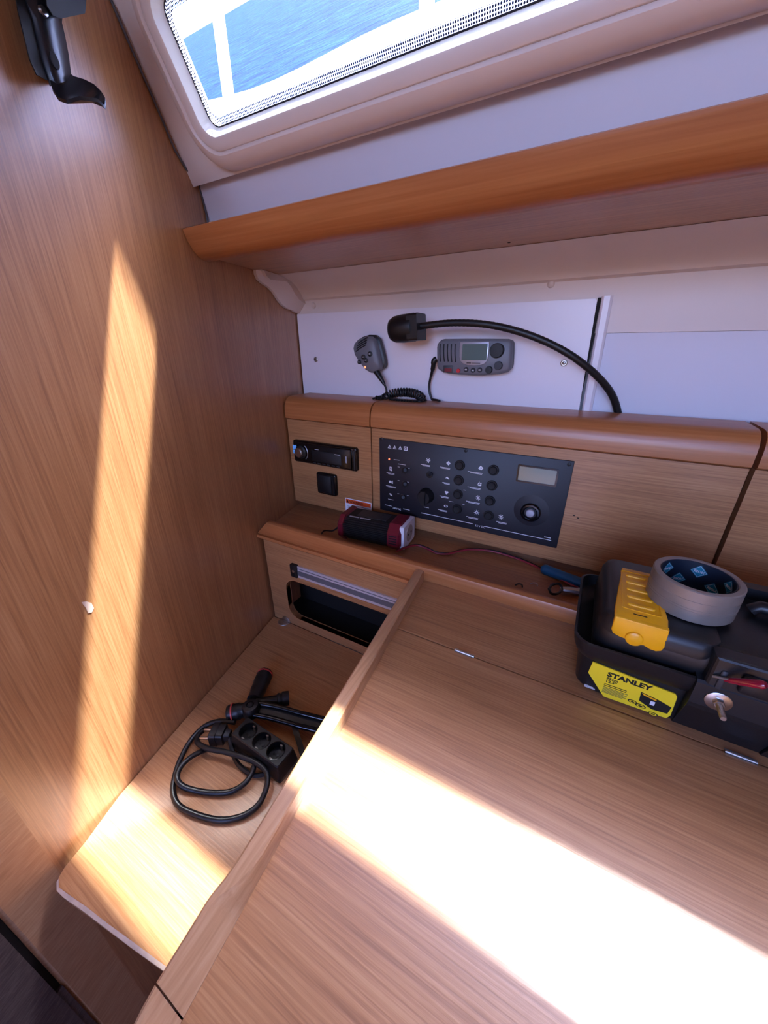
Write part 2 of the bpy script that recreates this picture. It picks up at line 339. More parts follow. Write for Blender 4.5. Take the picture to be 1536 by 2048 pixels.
# cove moulding under the shelf
cv = bpy.data.objects.new('trim_5', None); COL.objects.link(cv); cv.location = (0.3, 0.77, 0.07); cv['kind'] = 'structure'; cv['label'] = 'cream cove moulding running under the bookshelf'; cv['category'] = 'moulding'
cove = [(0.672, 0.133), (0.690, 0.131), (0.715, 0.126), (0.738, 0.117), (0.752, 0.107), (0.7560, 0.1010), (0.7575, 0.0975), (0.7655, 0.0945), (0.7680, 0.071), (0.7720, 0.017), (0.79, 0.017), (0.79, 0.133)]
MB().prism(cove, UB, XS).obj('moulding', 'cream', cv)
ogee = [(0.612, 0.1330), (0.612, 0.126), (0.617, 0.119), (0.630, 0.114), (0.652, 0.109), (0.668, 0.102), (0.682, 0.090), (0.697, 0.081), (0.716, 0.076), (0.738, 0.0745), (0.748, 0.0715), (0.766, 0.0700), (0.766, 0.133)]
og2 = [(y + 0.010 * (z < 0.13), z + 0.006 * (z < 0.13)) for y, z in ogee]
mb = MB(); mb.loft([[(xb(y) + 0.001, y, z) for y, z in ogee], [(xb(y) + 0.008, y, z) for y, z in ogee], [(xb(y) + 0.014, y, z) for y, z in og2], [(xb(y) + 0.022, y + 0.03 * (z < 0.12), z + 0.008 * (z < 0.12)) for y, z in og2]])
mb.obj('end_flare', 'cream', cv)
for q in ((627, 611), (1102, 568)):
    p = PY(*q, 0.766); MB(frame(p, (1, 0, 0), (0, 0, 1), (0, -1, 0))).lathe([(0.0062, -0.001), (0.006, 0.001), (0.0045, 0.003), (0.002, 0.0038)], 14).obj('screw_cap', 'cream', cv)

# ------------------------------------------------------------------ white access panel, upright strip, lower hull panel
ap = thing('access_panel', 'white access panel carrying the radio and microphone', 'panel', (-0.35, 0.768, -0.12))
PF = lambda y: frame((0, y, 0), (1, 0, 0), (0, 0, 1), (0, -1, 0))
mb = MB(); mb.loft([[(xb(y) + 0.003 if k == 0 else x, y, z) for k, (x, z) in enumerate(((0, -0.14), (-0.027, -0.14), (-0.034, 0.064), (-0.037, 0.067), (0, 0.068)))][:4] + [(xb(y) + 0.003, y, 0.068)] for y in (0.772, 0.762)])
mb.obj('board', 'panelwhite', ap, smooth=False)
for q in ((632, 719), (1128, 726)):
    f_ = frame(PY(*q, 0.762), (1, 0, 0), (0, 0, 1), (0, -1, 0))
    s_ = MB(f_).lathe([(0.0058, -0.001), (0.0058, 0.0012), (0.0048, 0.0016), (0.0042, 0.0006)], 18).obj('screw', 'steel', ap)
    MB(f_).lathe([(0.0034, 0.0), (0.0032, 0.0012), (0.0016, 0.0018)], 12).obj('screw_head', 'steel', s_)
    MB(f_).box(-0.0026, 0.0026, -0.0005, 0.0005, 0.0016, 0.0020).obj('slot', 'dark', s_)
MB().box(-0.0335, -0.0285, 0.764, 0.771, -0.14, 0.068).obj('trim_6', 'dark', smooth=False); struct(bpy.data.objects['trim_6'], 'dark gap on the right of the white access panel', 'trim')
mb = MB(); mb.loft([[(x0, 0.789, z) for x0 in (0,)] * 0 + [(-0.0275 + dx, 0.789, z), (-0.0275 + dx, 0.760, z), (-0.0245 + dx, 0.757, z), (-0.016 + dx, 0.757, z), (-0.0125 + dx, 0.760, z), (-0.0115 + dx, 0.789, z)] for z, dx in ((-0.14, 0.005), (0.0695, 0.0))])
struct(mb.obj('trim_7', 'panelwhite'), 'narrow white upright strip beside the access panel', 'trim')
o = MB().box(-0.011, XS, 0.776, 0.788, -0.16, 0.0168).obj('wall_lining', 'hullwhite', smooth=False); struct(o, 'white lining panel right of the upright strip', 'wall')

# ------------------------------------------------------------------ instrument fascia units
YP = 0.668
capp = [(YP, -0.156), (YP - 0.004, -0.153), (YP - 0.004, -0.138), (YP - 0.002, -0.125), (YP + 0.004, -0.114), (YP + 0.013, -0.108), (YP + 0.024, -0.1062), (0.758, -0.1062), (0.758, -0.120), (0.70, -0.120), (0.70, -0.156)]
def unit(label, x0, x1):
    t = thing('fascia_panel', label, 'panel', ((-.52 if callable(x0) else (x0 + x1) / 2), 0.70, -0.364), 'oak instrument fascia panels')
    MB().prism([(YP, -0.364), (YP, -0.1566), (YP + 0.018, -0.1566), (YP + 0.018, -0.364)], x0, x1).obj('board', 'wood_x', t, smooth=False)
    MB().prism(capp, x0, x1).obj('cap', 'solid_x', t)
    return t
u1 = unit('narrow oak fascia panel with the car stereo next to the bulkhead', lambda y, z: xb(YP) + 0.004, -0.4055)
u2 = unit('wide oak fascia panel carrying the black switch panel', -0.4025, 0.1975)
u3 = unit('plain oak fascia panel right of the tall dark gap', 0.2035, XS)
struct(MB().prism([(0.700, -0.384), (0.700, -0.125), (0.715, -0.125), (0.715, -0.384)], UB, XS).obj('trim_8', 'wood_x', smooth=False), 'recessed oak backing strip behind and below the fascia panels', 'trim')

# ledge under the fascia with its raised front lip
lg = thing('instrument_ledge', 'oak ledge with a raised front lip below the fascia panels', 'ledge', (0.3, 0.6, -0.395))
MB().prism([(0.522, -0.396), (0.522, -0.382), (0.699, -0.382), (0.699, -0.396)], UB, XS).obj('board', 'wood_x', lg, smooth=False)
lipp = [(0.522, -0.396), (0.514, -0.396), (0.506, -0.379), (0.504, -0.376), (0.504, -0.352), (0.506, -0.347), (0.510, -0.345), (0.517, -0.345), (0.521, -0.347), (0.522, -0.352)]
MB().prism(lipp, lambda y, z: xb(y) + 0.002 + (0.0 if z < -0.37 else 0.030 * (z + 0.376) / 0.031), XS).obj('lip', 'solid_x', lg)
MB().prism([(0.514, -0.378), (0.499, -0.378), (0.498, -0.384), (0.514, -0.386)], lambda y, z: xb(y) + 0.002, -0.226).obj('bead', 'solid_x', lg)

# bin front below the ledge, with its opening and aluminium rail
bn = thing('locker_front', 'oak locker front with a rounded dark opening beside the side shelf', 'cabinet', (-0.4, 0.52, -0.614))
BF = PF(0.514)
ho = rrect(-0.548, -0.235, -0.590, -0.482, 0.03, 6)
def clampo(p):
    x = -0.600 if p[0] < -0.4 else -0.2; return (x, -0.6138 if p[1] < -0.54 else -0.397)
out4 = [clampo(p) for p in ho]
mb = MB(BF)
R_ = [[(p[0], p[1], w) for p in q] for q, w in ((out4, -0.014), (out4, 0.0), (ho, 0.0), (ho, -0.014), (out4, -0.014))]
mb.loft(R_, False, False); mb.obj('board', 'wood_x', bn, smooth=False)
MB(BF).ringplate(rrect(-0.5495, -0.2335, -0.5915, -0.4805, 0.0315, 6), ho, -0.012, 0.0008).obj('opening_edge', 'wood_y', bn)
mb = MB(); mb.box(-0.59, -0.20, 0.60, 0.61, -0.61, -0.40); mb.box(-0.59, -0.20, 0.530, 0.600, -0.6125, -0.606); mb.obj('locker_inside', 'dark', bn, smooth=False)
rl = MB(BF).box(-0.505, -0.205, -0.4655, -0.4365, 0.0, 0.004).obj('rail', 'alu', bn, smooth=False)
MB(BF).box(-0.505, -0.205, -0.4595, -0.4475, 0.004, 0.0046).obj('rail_groove', 'alugrey', rl, smooth=False)
MB(BF).box(-0.505, -0.205, -0.4430, -0.4415, 0.004, 0.0046).obj('rail_line', 'alugrey', rl, smooth=False)
MB(BF).plate(rrect(-0.5225, -0.503, -0.467, -0.4345, 0.003), 0.0, 0.0075, 0.0015).obj('rail_end_cap', 'black', rl)
MB(frame(BF @ V((-0.513, -0.4505, 0.0075)), (1, 0, 0), (0, 0, 1), (0, -1, 0))).lathe([(0.0034, -0.001), (0.0032, 0.0008), (0.001, 0.0014)], 12).obj('screw', 'steel', rl)

# side shelf (quarter berth lid) left of the table
ss = thing('side_shelf', 'low oak side shelf with a worn pale front edge', 'shelf', (-0.4, 0.25, -0.632))
def shelf_ring(d, z):
    pts = [(xb(0.512) + 0.003 + 0, 0.512 - 0, z)]
    pts += [(-0.196, 0.512, z), (-0.196 + 0, 0.050 + d, z)]
    pts += [(-0.290, 0.028 + d, z), (-0.380, 0.015 + d, z), (-0.455, 0.004 + d, z), (-0.470, 0.003 + d, z), (-0.482, 0.008 + d * 0.8, z), (-0.488 + d * 0.3, 0.018 + d * 0.4, z), (-0.4935 + 0, 0.045, z), (xb(0.10) + 0.002, 0.10, z)]
    return pts
MB().loft([shelf_ring(0.002, -0.632), shelf_ring(0, -0.630), shelf_ring(0, -0.617), shelf_ring(0.0015, -0.6145), shelf_ring(0.004, -0.614)]).obj('board', 'wood_x', ss)
e_ = [(-0.290, 0.0275), (-0.34, 0.020), (-0.380, 0.0145), (-0.42, 0.009), (-0.455, 0.0035), (-0.470, 0.0025), (-0.480, 0.0065)]
mb = MB(); mb.loft([[(x, y + 0.0002, -0.6160), (x, y + 0.0028 + random.uniform(-.0006, .0012), -0.61355), (x, y - 0.0006, -0.6150)] for x, y in e_]); mb.obj('worn_edge', 'edge', ss)
mb = MB(); mb.prism([(0.090, ZF), (0.105, ZF), (0.105, -0.633), (0.090, -0.633)], UB, -0.19); mb.obj('support_panel', 'wood_z', ss, smooth=False)
hz = thing('flap_hinge', 'small round steel hinge where locker front meets the side shelf', 'hinge', (-0.565, 0.510, -0.6135))
MB(PF(0.5132)).plate([p for p in circ(-0.562, -0.612, 0.013, 20) if p[1] > -0.6125] , 0.0, 0.0022, 0.0006).obj('leaf', 'steel', hz)
MB(frame((0, 0, -0.6138), (1, 0, 0), (0, 1, 0), (0, 0, 1))).plate([p for p in circ(-0.566, 0.510, 0.015, 20) if p[1] < 0.5105], 0.0, 0.0022, 0.0006).obj('leaf', 'steel', hz)
MB().tube([(-0.576, 0.5105, -0.6115), (-0.552, 0.5105, -0.6115)], 0.0022, 8).obj('pin', 'steel', hz)

# ------------------------------------------------------------------ chart table
ZT = -0.37
FB = [(-0.205, 0.503), (-0.190, 0.377), (-0.173, 0.249), (-0.164, 0.144), (-0.151, 0.040), (-0.147, 0.008)]
def fx(y):      # table edge under the fiddle
    return -0.1455 - 0.1165 * y if y > 0 else -0.1455 - 0.0 * y
tb = thing('chart_table', 'large oak chart table with hinged lid crossed by a sunlit band', 'table', (0.3, 0.15, -0.55))
TE = 0.95
MB().loft([[(fx(0.3755), 0.3755, z), (TE, 0.3755, z), (TE, 0.5035, z), (fx(0.5035), 0.5035, z)] for z in (ZT - 0.018, ZT)]).obj('back_board', 'wood_x', tb, smooth=False)
MB().loft([[(fx(0.0) , -0.30, z), (TE, -0.30, z), (TE, 0.3735, z), (fx(0.3735), 0.3735, z), (fx(0.0), 0.0, z)] for z in (ZT - 0.018, ZT)]).obj('lid', 'wood_x', tb, smooth=False)
MB().loft([[(fx(0.37), 0.37, z), (TE, 0.37, z), (TE, 0.38, z), (fx(0.38), 0.38, z)] for z in (ZT - 0.022, ZT - 0.0182)]).obj('gap_strip', 'dark', tb, smooth=False)
mb = MB(); mb.loft([[(fx(y) - 0.014, y, z), (fx(y), y, z), (fx(y), y, ZT - 0.019), (fx(y) - 0.014, y, ZT - 0.019)] for y, z in ((-0.30, -0.56), (0.0, -0.6), (0.04, -0.6125), (0.5, -0.6125))]); mb.obj('side_panel', 'wood_y', tb, smooth=False)
mb = MB(); mb.box(-0.14, TE, -0.29, 0.48, -0.52, -0.505); mb.box(-0.14, TE, -0.30, -0.285, -0.52, ZT - 0.019); mb.obj('desk_box', 'wood_x', tb, smooth=False)
# fiddle: rectangular batten that dips to a rounded edge near the viewer
def fsec(y, wd, h, rt):
    x = fx(y); L = x - wd
    return [(x, y, ZT - 0.02), (x, y, ZT + 0.0008), (x - rt * wd, y, ZT + h - 0.0012), (x - rt * wd - 0.0012, y, ZT + h), (L + 0.0022, y, ZT + h), (L, y, ZT + h - 0.0022), (L, y, ZT - 0.02)]
secs = [fsec(0.5035, 0.0165, 0.0185, 0.03), fsec(0.30, 0.0165, 0.0185, 0.03), fsec(0.12, 0.0165, 0.0185, 0.03), fsec(0.088, 0.0165, 0.0185, 0.05), fsec(0.074, 0.0170, 0.0180, 0.16), fsec(0.064, 0.0185, 0.0172, 0.38), fsec(0.056, 0.0205, 0.0165, 0.62), fsec(0.050, 0.0215, 0.0160, 0.70), fsec(0.03, 0.0215, 0.0158, 0.72), fsec(0.0105, 0.0215, 0.0158, 0.72)]
fd = MB().loft(secs).obj('fiddle', 'solid_y', tb)
corner = []
for i, (y, dx) in enumerate(((0.0095, 0.0), (0.0, 0.002), (-0.012, 0.006), (-0.03, 0.016), (-0.055, 0.036), (-0.08, 0.066))):
    corner.append([(a + dx * 0 + dx, b, c) for a, b, c in fsec(0.0095, 0.0215, 0.0158, 0.72)]); corner[-1] = [(a, y, c) for a, b, c in corner[-1]]
MB().loft(corner).obj('fiddle_corner', 'solid_y', tb)
for a, c in (((911, 1299), (948, 1314)), ((1448, 1499), (1512, 1522))):
    p, q = PZ(*a, ZT), PZ(*c, ZT)
    h_ = MB().box(p.x, q.x, 0.3715, 0.3775, ZT + 0.0001, ZT + 0.0009).obj('hinge', 'steel', tb, smooth=False)
    MB().tube([(p.x, 0.3745, ZT + 0.0008), (q.x, 0.3745, ZT + 0.0008)], 0.0017, 8).obj('hinge_pin', 'steel', h_)

# ------------------------------------------------------------------ car stereo and socket in the left fascia
SF = PF(YP)
st = thing('car_stereo', 'black car stereo with silver volume knob in the left fascia panel', 'stereo', (-0.527, YP, -0.255))
MB(SF).plate(rrect(-0.617, -0.437, -0.255, -0.202, 0.005), 0.0003, 0.009, 0.0022).obj('trim_ring', 'blackgloss', st)
fc = MB(SF).plate(rrect(-0.613, -0.449, -0.252, -0.205, 0.004), 0.009, 0.0135, 0.002).obj('faceplate', 'blackgloss', st)
MB(SF).plate(rrect(-0.446, -0.4395, -0.252, -0.205, 0.002), 0.009, 0.0125, 0.0015).obj('release_edge', 'black', st)
MB(SF).plate(rrect(-0.558, -0.475, -0.245, -0.219, 0.002), 0.0135, 0.0141, 0.0003).obj('display', mat and 'knob', fc)
kf = frame(SF @ V((-0.590, -0.2275, 0.0135)), (1, 0, 0), (0, 0, 1), (0, -1, 0))
MB(kf).lathe([(0.0155, 0), (0.0155, 0.002), (0.0140, 0.003)], 28).obj('knob_ring', 'knob', fc)
MB(kf).lathe([(0.0115, 0.002), (0.0112, 0.010), (0.0095, 0.0118), (0.0, 0.0118)], 28, True, False).obj('volume_knob', 'steel', fc)
for i, (a, b_) in enumerate(((-0.6105, -0.2175), (-0.6045, -0.2172), (-0.6105, -0.2285), (-0.6045, -0.2282))):
    MB(SF).plate(rrect(a - 0.0028, a + 0.0022, b_ - 0.005, b_ + 0.0042, 0.001), 0.0135, 0.0145, 0.0003).obj('lit_button', 'bluelit', fc)
mb = MB(SF)
arc = [(-0.590 + 0.0205 * math.cos(t), -0.2275 + 0.0205 * math.sin(t)) for t in [math.radians(-50 + 10 * i) for i in range(11)]]
mb.tube([(a, b_, 0.0138) for a, b_ in arc], 0.0006, 6); mb.obj('chrome_arc', 'silver', fc)
MB(SF).plate(rrect(-0.463, -0.460, -0.238, -0.222, 0.0014), 0.0135, 0.0142, 0.0002).obj('usb_slot', 'silver', fc)
for i in range(6): MB(SF).plate(rrect(-0.556 + i * 0.0135, -0.547 + i * 0.0135, -0.2495, -0.2475, 0.0006, 2), 0.0135, 0.0141).obj('preset_button', 'darkgrey', fc)
MB(SF).box(-0.492, -0.478, -0.2215, -0.2205, 0.0136, 0.0143).obj('printed_mark', 'print', fc, smooth=False); MB(SF).box(-0.548, -0.537, -0.2165, -0.2158, 0.0134, 0.0139).obj('printed_mark', 'print', fc, smooth=False)
so_ = thing('power_socket', 'square black flap socket below the car stereo', 'socket', (-0.527, YP, -0.327))
bz = MB(SF).plate(rrect(-0.5555, -0.4985, -0.327, -0.273, 0.006), 0.0003, 0.007, 0.002).obj('frame', 'blackgloss', so_)
MB(SF).plate(rrect(-0.551, -0.511, -0.3225, -0.2775, 0.004), 0.007, 0.0095, 0.0014).obj('flap', 'black', so_)
MB(SF).box(-0.509, -0.503, -0.3225, -0.2775, 0.007, 0.0085).obj('flap_hinge', 'black', so_, smooth=False)
# warning sticker on the left fascia
wp = [SF.inverted() @ PY(*q, YP) for q in ((690.5, 995), (745, 1007.5))]
x0, x1 = wp[0].x, -0.4065 if wp[1].x > -0.4065 else wp[1].x; zt = wp[0].y
MB(SF).box(x0, x1 , zt - 0.045, zt, 0.0002, 0.0006).obj('warning_label', 'print', u1, smooth=False)
lb = [c for c in u1.children if c.name.startswith('warning_label')][0]; lb['label'] = 'white sticker with an orange warning band'
MB(SF).box(x0 + 0.002, x1 - 0.002, zt - 0.0125, zt - 0.002, 0.0006, 0.0008).obj('orange_band', 'orange', lb, smooth=False)
text('WARNING', 0.0098, SF @ Matrix.Translation((x0 + 0.0125, zt - 0.0108, 0.0009)), 'printblack', lb, sx=0.78)
MB(SF).plate([(x0 + 0.004, zt - 0.0108), (x0 + 0.0105, zt - 0.0108), (x0 + 0.0072, zt - 0.0036)], 0.0008, 0.0011).obj('triangle', 'printblack', lb, smooth=False)
mb = MB(SF)
for i in range(4): mb.box(x0 + 0.006 + 0.008 * (i == 0), x1 - 0.006 - 0.006 * (i % 2), zt - 0.0165 - i * 0.004, zt - 0.0157 - i * 0.004, 0.0006, 0.0008)
mb.obj('fine_print', 'printblack', lb, smooth=False)

# ------------------------------------------------------------------ black switch panel
el = thing('switch_panel', 'black electrical switch panel with round buttons and a small display', 'control panel', (-0.2, YP, -0.336))
ex0, ex1, ez0, ez1 = -0.383, -0.0155, -0.3365, -0.1745
MB(SF).plate(rrect(ex0, ex1, ez0, ez1, 0.001, 2), 0.0003, 0.003, 0.0006).obj('faceplate', 'anthracite', el)
W3 = 0.0031
def E(u, v): p = PY(740 + u / 3.657, 860 + v / 3.657, YP - 0.003); return p.x, p.z
def ef(u, v, w=0.003): x, z = E(u, v); return frame((x, YP - w, z), (1, 0, 0), (0, 0, 1), (0, -1, 0))
for u, v in ((85, 65), (701, 152), (1457, 252)):
    s_ = MB(ef(u, v)).lathe([(0.0033, -0.0005), (0.0032, 0.0006), (0.0022, 0.0011)], 14).obj('screw', 'knob', el)
for u, v in ((658, 257), (650, 367), (644, 470), (638, 577), (904, 293), (892, 405), (878, 517), (868, 625)):
    b_ = MB(ef(u, v)).lathe([(0.0100, -0.0005), (0.0100, 0.0022), (0.0092, 0.0030), (0.0080, 0.0030), (0.0076, 0.0012)], 26).obj('button_ring', 'knob', el)
    MB(ef(u, v)).lathe([(0.0072, 0.0), (0.0072, 0.0040), (0.0062, 0.0050), (0.003, 0.0046)], 24).obj('push_button', 'blackmatte', b_)
for u, v in ((255, 297), (255, 397), (242, 492), (436, 327)):
    b_ = MB(ef(u, v)).lathe([(0.0070, -0.0005), (0.0066, 0.0018), (0.0040, 0.0024)], 18).obj('toggle_base', 'knob', el)
    f2 = ef(u, v); f2 = f2 @ Matrix.Rotation(math.radians(-35), 4, 'Z')
    MB(f2).tube([(0, 0, 0.001), (0.001, 0.005, 0.007), (0.002, 0.008, 0.012)], [0.0024, 0.0026, 0.0034], 10).obj('toggle_lever', 'blackgloss', b_)
f2 = ef(415, 478)
MB(f2).lathe([(0.0165, -0.0005), (0.0165, 0.003), (0.0145, 0.006), (0.0140, 0.016), (0.0125, 0.018)], 30).obj('selector_knob', 'knob', el)
MB(f2).box(-0.0045, 0.0045, -0.0145, 0.0150, 0.018, 0.0225).obj('knob_grip', 'knob', el)
led = MB(ef(141, 213)).lathe([(0.0017, -0.0004), (0.0016, 0.001), (0.0007, 0.0017)], 10).obj('indicator_light', 'led', el)
lx0, lz1 = E(1097, 258); lx1, lz0 = E(1348, 412)
dp = MB(SF).ringplate(rrect(lx0 - 0.003, lx1 + 0.003, lz0 - 0.001, lz1 - 0.0 + 0.002, 0.002), rrect(lx0, lx1, lz0 + 0.002, lz1 - 0.001, 0.001), 0.0028, 0.0046).obj('display_frame', 'blackgloss', el)
MB(SF).box(lx0, lx1, lz0 + 0.002, lz1 - 0.001, 0.0029, 0.0034).obj('display_screen', 'lcd', dp, smooth=False)
f2 = ef(1178, 590)
MB(f2).lathe([(0.0300, -0.0004), (0.0300, 0.0004), (0.0296, 0.0005)], 36).obj('dial_disc', mat and 'darkdisc' if 'darkdisc' in M else 'anthracite', el)
f2 = ef(1175, 600)
MB(f2).lathe([(0.0175, 0), (0.0175, 0.004), (0.0155, 0.0065), (0.0125, 0.0068), (0.0105, 0.0045)], 32).obj('dial_ring', 'blackgloss', el)
MB(f2).lathe([(0.0074, 0.003), (0.0074, 0.0072), (0.0062, 0.0085), (0.002, 0.0088)], 24).obj('dial_button', 'silver', el)
# white symbols and lines
def icon(u, v, kind, s=0.0042):
    mb = MB(ef(u, v)); a, b_ = 0.0, 0.0003
    if kind == 'tri':
        t = [(-s, -s * .8), (s, -s * .8), (0, s)]; mb.ringplate(t, inset(t, s * .22), a, b_); mb.box(-s * .1, s * .1, -s * .45, s * .3, a, b_)
    elif kind == 'book': mb.ringplate(rrect(-s, s, -s, s, s * .25, 2), rrect(-s * .6, s * .6, -s * .6, s * .6, s * .1, 2), a, b_); mb.box(-s * .25, s * .25, -s * .4, s * .35, a, b_)
    elif kind == 'lamp':
        mb.ringplate(circ(0, 0, s * .62, 12), circ(0, 0, s * .3, 12), a, b_)
        for i in range(8):
            t = i * math.pi / 4 + .2; c_, n_ = math.cos(t), math.sin(t)
            mb.plate([(c_ * s * .75 - n_ * s * .1, n_ * s * .75 + c_ * s * .1), (c_ * s * 1.25 - n_ * s * .1, n_ * s * 1.25 + c_ * s * .1), (c_ * s * 1.25 + n_ * s * .1, n_ * s * 1.25 - c_ * s * .1), (c_ * s * .75 + n_ * s * .1, n_ * s * .75 - c_ * s * .1)], a, b_)
    elif kind == 'diamond':
        for dx, dy in ((0, .55), (.55, 0), (0, -.55), (-.55, 0)): mb.plate([(s * (dx + .5), s * dy), (s * dx, s * (dy + .5)), (s * (dx - .5), s * dy), (s * dx, s * (dy - .5))], a, b_)
    elif kind == 'tap': mb.plate([(-s, -s * .2), (-s * .2, s * .7), (s * .3, s * .3), (s * .9, -s * .1), (s * .9, -s * .6), (s * .2, -s * .3), (-s * .3, -s * .1)], a, b_)
    elif kind == 'pump':
        for t in range(3): mb.plate(circ(math.cos(t * 2.1 + .5) * s * .5, math.sin(t * 2.1 + .5) * s * .5, s * .48, 8), a, b_)
    elif kind == 'drop': mb.ringplate(circ(0, 0, s, 12, .6), circ(0, 0, s * .65, 12, .5), a, b_)
    elif kind == 'boat': mb.plate([(-s, -s * .4), (s, -s * .4), (s * .6, -s), (-s * .6, -s)], a, b_); mb.plate([(-s * .1, -s * .2), (-s * .1, s), (-s * .9, -s * .2)], a, b_); mb.ringplate(circ(s * .5, s * .2, s * .4, 8), circ(s * .5, s * .2, s * .2, 8), a, b_)
    elif kind == 'cards':
        q = Matrix.Rotation(math.radians(-38), 4, 'Z'); mb.m = mb.m @ q; mb.ringplate(rrect(-s * .8, s * .8, -s * .6, s * .8, s * .15, 2), rrect(-s * .3, s * .3, -s * .2, s * .4, s * .05, 2), a, b_); mb.box(-s * .8, s * .2, -s * .9, -s * .7, a, b_)
    elif kind == 'fridge': mb.ringplate(rrect(-s * .6, s * .6, -s, s, s * .15, 2), rrect(-s * .3, s * .3, -s * .3, s * .7, s * .05, 2), a, b_); mb.box(0, s * .9, -s * 1.1, -s * .6, a, b_)
    elif kind == 'engine': mb.plate([(-s * 1.1, -s * .7), (-s * 1.1, s * .4), (-s * .4, s * .7), (0, s * .2), (s * .4, s * .7), (s * .5, -s * .7), (0, -s * .4)], a, b_); mb.box(s * .85, s * 1.15, -s * .8, s * .8, a, b_)
    elif kind == 'pipe': mb.ringplate([(-s, s * .4), (0, s * .6), (s, -s * .5), (0, -s * .6)], [(-s * .5, s * .25), (0, s * .3), (s * .5, -s * .3), (0, -s * .3)], a, b_)
    elif kind == 'battery': mb.ringplate(rrect(-s, s, -s * .8, s * .7, s * .2, 2), rrect(-s * .7, s * .7, -s * .5, s * .4, s * .1, 2), a, b_); mb.box(-s * .8, -s * .4, s * .7, s, a, b_); mb.box(s * .4, s * .8, s * .7, s, a, b_); mb.box(-s * .4, s * .4, -s * .2, 0, a, b_)
    elif kind == 'tank': mb.ringplate([(-s * .8, -s), (s * .5, -s), (s * .9, -s * .4), (s * .9, s * .4), (s * .5, s), (-s * .8, s)], [(-s * .4, -s * .6), (s * .2, -s * .6), (s * .45, -s * .2), (s * .45, s * .2), (s * .2, s * .6), (-s * .4, s * .6)], a, b_); mb.box(-s * .2, s * .1, -s * .4, s * .4, a, b_)
    elif kind == 'fan':
        for t in range(4): mb.m = mb.m @ Matrix.Rotation(math.pi / 2, 4, 'Z'); mb.plate([(0, 0), (s * .9, s * .2), (s * .8, s * .8), (s * .2, s * .6)], a, b_)
    mb.obj('symbol', 'print', el, smooth=False)
for u, v, k in ((143, 122, 'tri'), (181, 127, 'tri'), (221, 131, 'tri'), (261, 136, 'book'), (427, 222, 'lamp'), (151, 283, 'fridge'), (153, 380, 'engine'), (152, 472, 'pipe'), (574, 243, 'diamond'), (566, 352, 'tap'), (560, 458, 'pump'), (555, 557, 'drop'), (811, 279, 'cards'), (802, 393, 'boat'), (791, 497, 'lamp'), (780, 603, 'lamp'), (958, 637, 'lamp'), (1187, 507, 'battery'), (1073, 580, 'battery'), (1276, 618, 'tank'), (1160, 685, 'fan')): icon(u, v, k)
mb = MB(SF)
def bar(u, v, w, t=0.0009):
    x, z = E(u, v); MB(SF).box(x - w / 2, x + w / 2, z - t / 2, z + t / 2, 0.003, 0.0033).obj('printed_text_line', 'print', el, smooth=False)
for u, v, w in ((195, 219, .013), (233, 252, .017), (405, 256, .02), (549, 275, .021), (556, 387, .015), (541, 487, .019), (530, 587, .02), (770, 310, .028), (762, 422, .026), (753, 528, .027), (748, 640, .024), (150, 315, .019), (153, 412, .024), (152, 508, .013), (413, 567, .011), (962, 676, .019)):
    bar(u, v, w); bar(u + 6, v + 8, w * .8) if w > .0175 or w == .015 else None
for u, v in ((210, 270), (283, 280), (210, 370), (279, 381), (208, 466), (277, 479), (692, 440), (683, 543)): bar(u, v, .0045, .0008)
bar(594, 523, .009, .0007); bar(1298, 786, .011, .0012)
mb = MB()
def line(a, c):
    p, q = E(*a), E(*c); z = (p[1] + q[1]) / 2; MB().box(p[0], q[0], YP - 0.0033, YP - 0.003, z - 0.0005, z + 0.0005).obj('printed_rule', 'print', el, smooth=False)
line((375, 605), (755, 687)); line((843, 706), (1325, 808)); line((110, 548), (158, 556)); line((243, 578), (290, 585))
x, z = E(768, 699); text('12 V DC', 0.0056, SF @ Matrix.Translation((x, z - .0014, 0.0032)), 'print', el, sx=1.0)
x, z = E(166, 571); text('230 V AC', 0.0056, SF @ Matrix.Translation((x, z - .0012, 0.0032)), 'print', el, sx=0.9)
MB(SF).box(-0.002, 0.002, -0.232, -0.2312, 0.0002, 0.0003)
for q in ((1148, 1031), (1156, 1036)):
    p = PY(*q, YP); MB(frame(p, (1, 0, 0), (0, 0, 1), (0, -1, 0))).plate(circ(0, 0, 0.002, 8, 0.5, -.3), 0, 0.0004).obj('dent', 'dark', u2)

# ------------------------------------------------------------------ marine radio on the access panel
YA = 0.762
RF = PF(YA)
YV = YA - 0.030
def Vp(u, v, y=YV): p = PY(860 + u / 8.533, 660 + v / 8.533, y); return p.x, p.z
def poly(pts, fn): return [fn(*p) for p in pts]
vh = thing('marine_radio', 'grey marine radio with a small display on the white panel', 'radio', (-0.22, YA, -0.045))
out = [(105, 300), (112, 250), (140, 205), (185, 165), (240, 150), (700, 147), (1330, 150), (1375, 170), (1398, 215), (1392, 400), (1380, 620), (1362, 680), (1310, 725), (1180, 755), (900, 778), (700, 775), (480, 765), (300, 745), (190, 710), (130, 670), (108, 610)]
po = [(x, z) for x, z in poly(out, Vp)][::-1]
cx = sum(p[0] for p in po) / len(po); cz = sum(p[1] for p in po) / len(po)
MB(RF).plate([(cx + (x - cx) * .97 + .001, cz + (z - cz) * .94 + .001) for x, z in po], 0.0003, 0.021).obj('housing', 'black', vh)
fp = MB(RF).plate(po, 0.019, 0.030, 0.005).obj('front', 'grey', vh)
for i, u in enumerate((175, 240, 305, 368, 432)):
    pth = [Vp(u - 10 * math.sin(t * 3.14) * .9 + t * 6 - 0, 240 + t * (300 if i < 3 else 310) ) for t in [k / 8 for k in range(9)]]
    MB(RF).tube([(x, z, 0.0300) for x, z in pth], 0.0011, 6).obj('speaker_slot', 'blackmatte', fp)
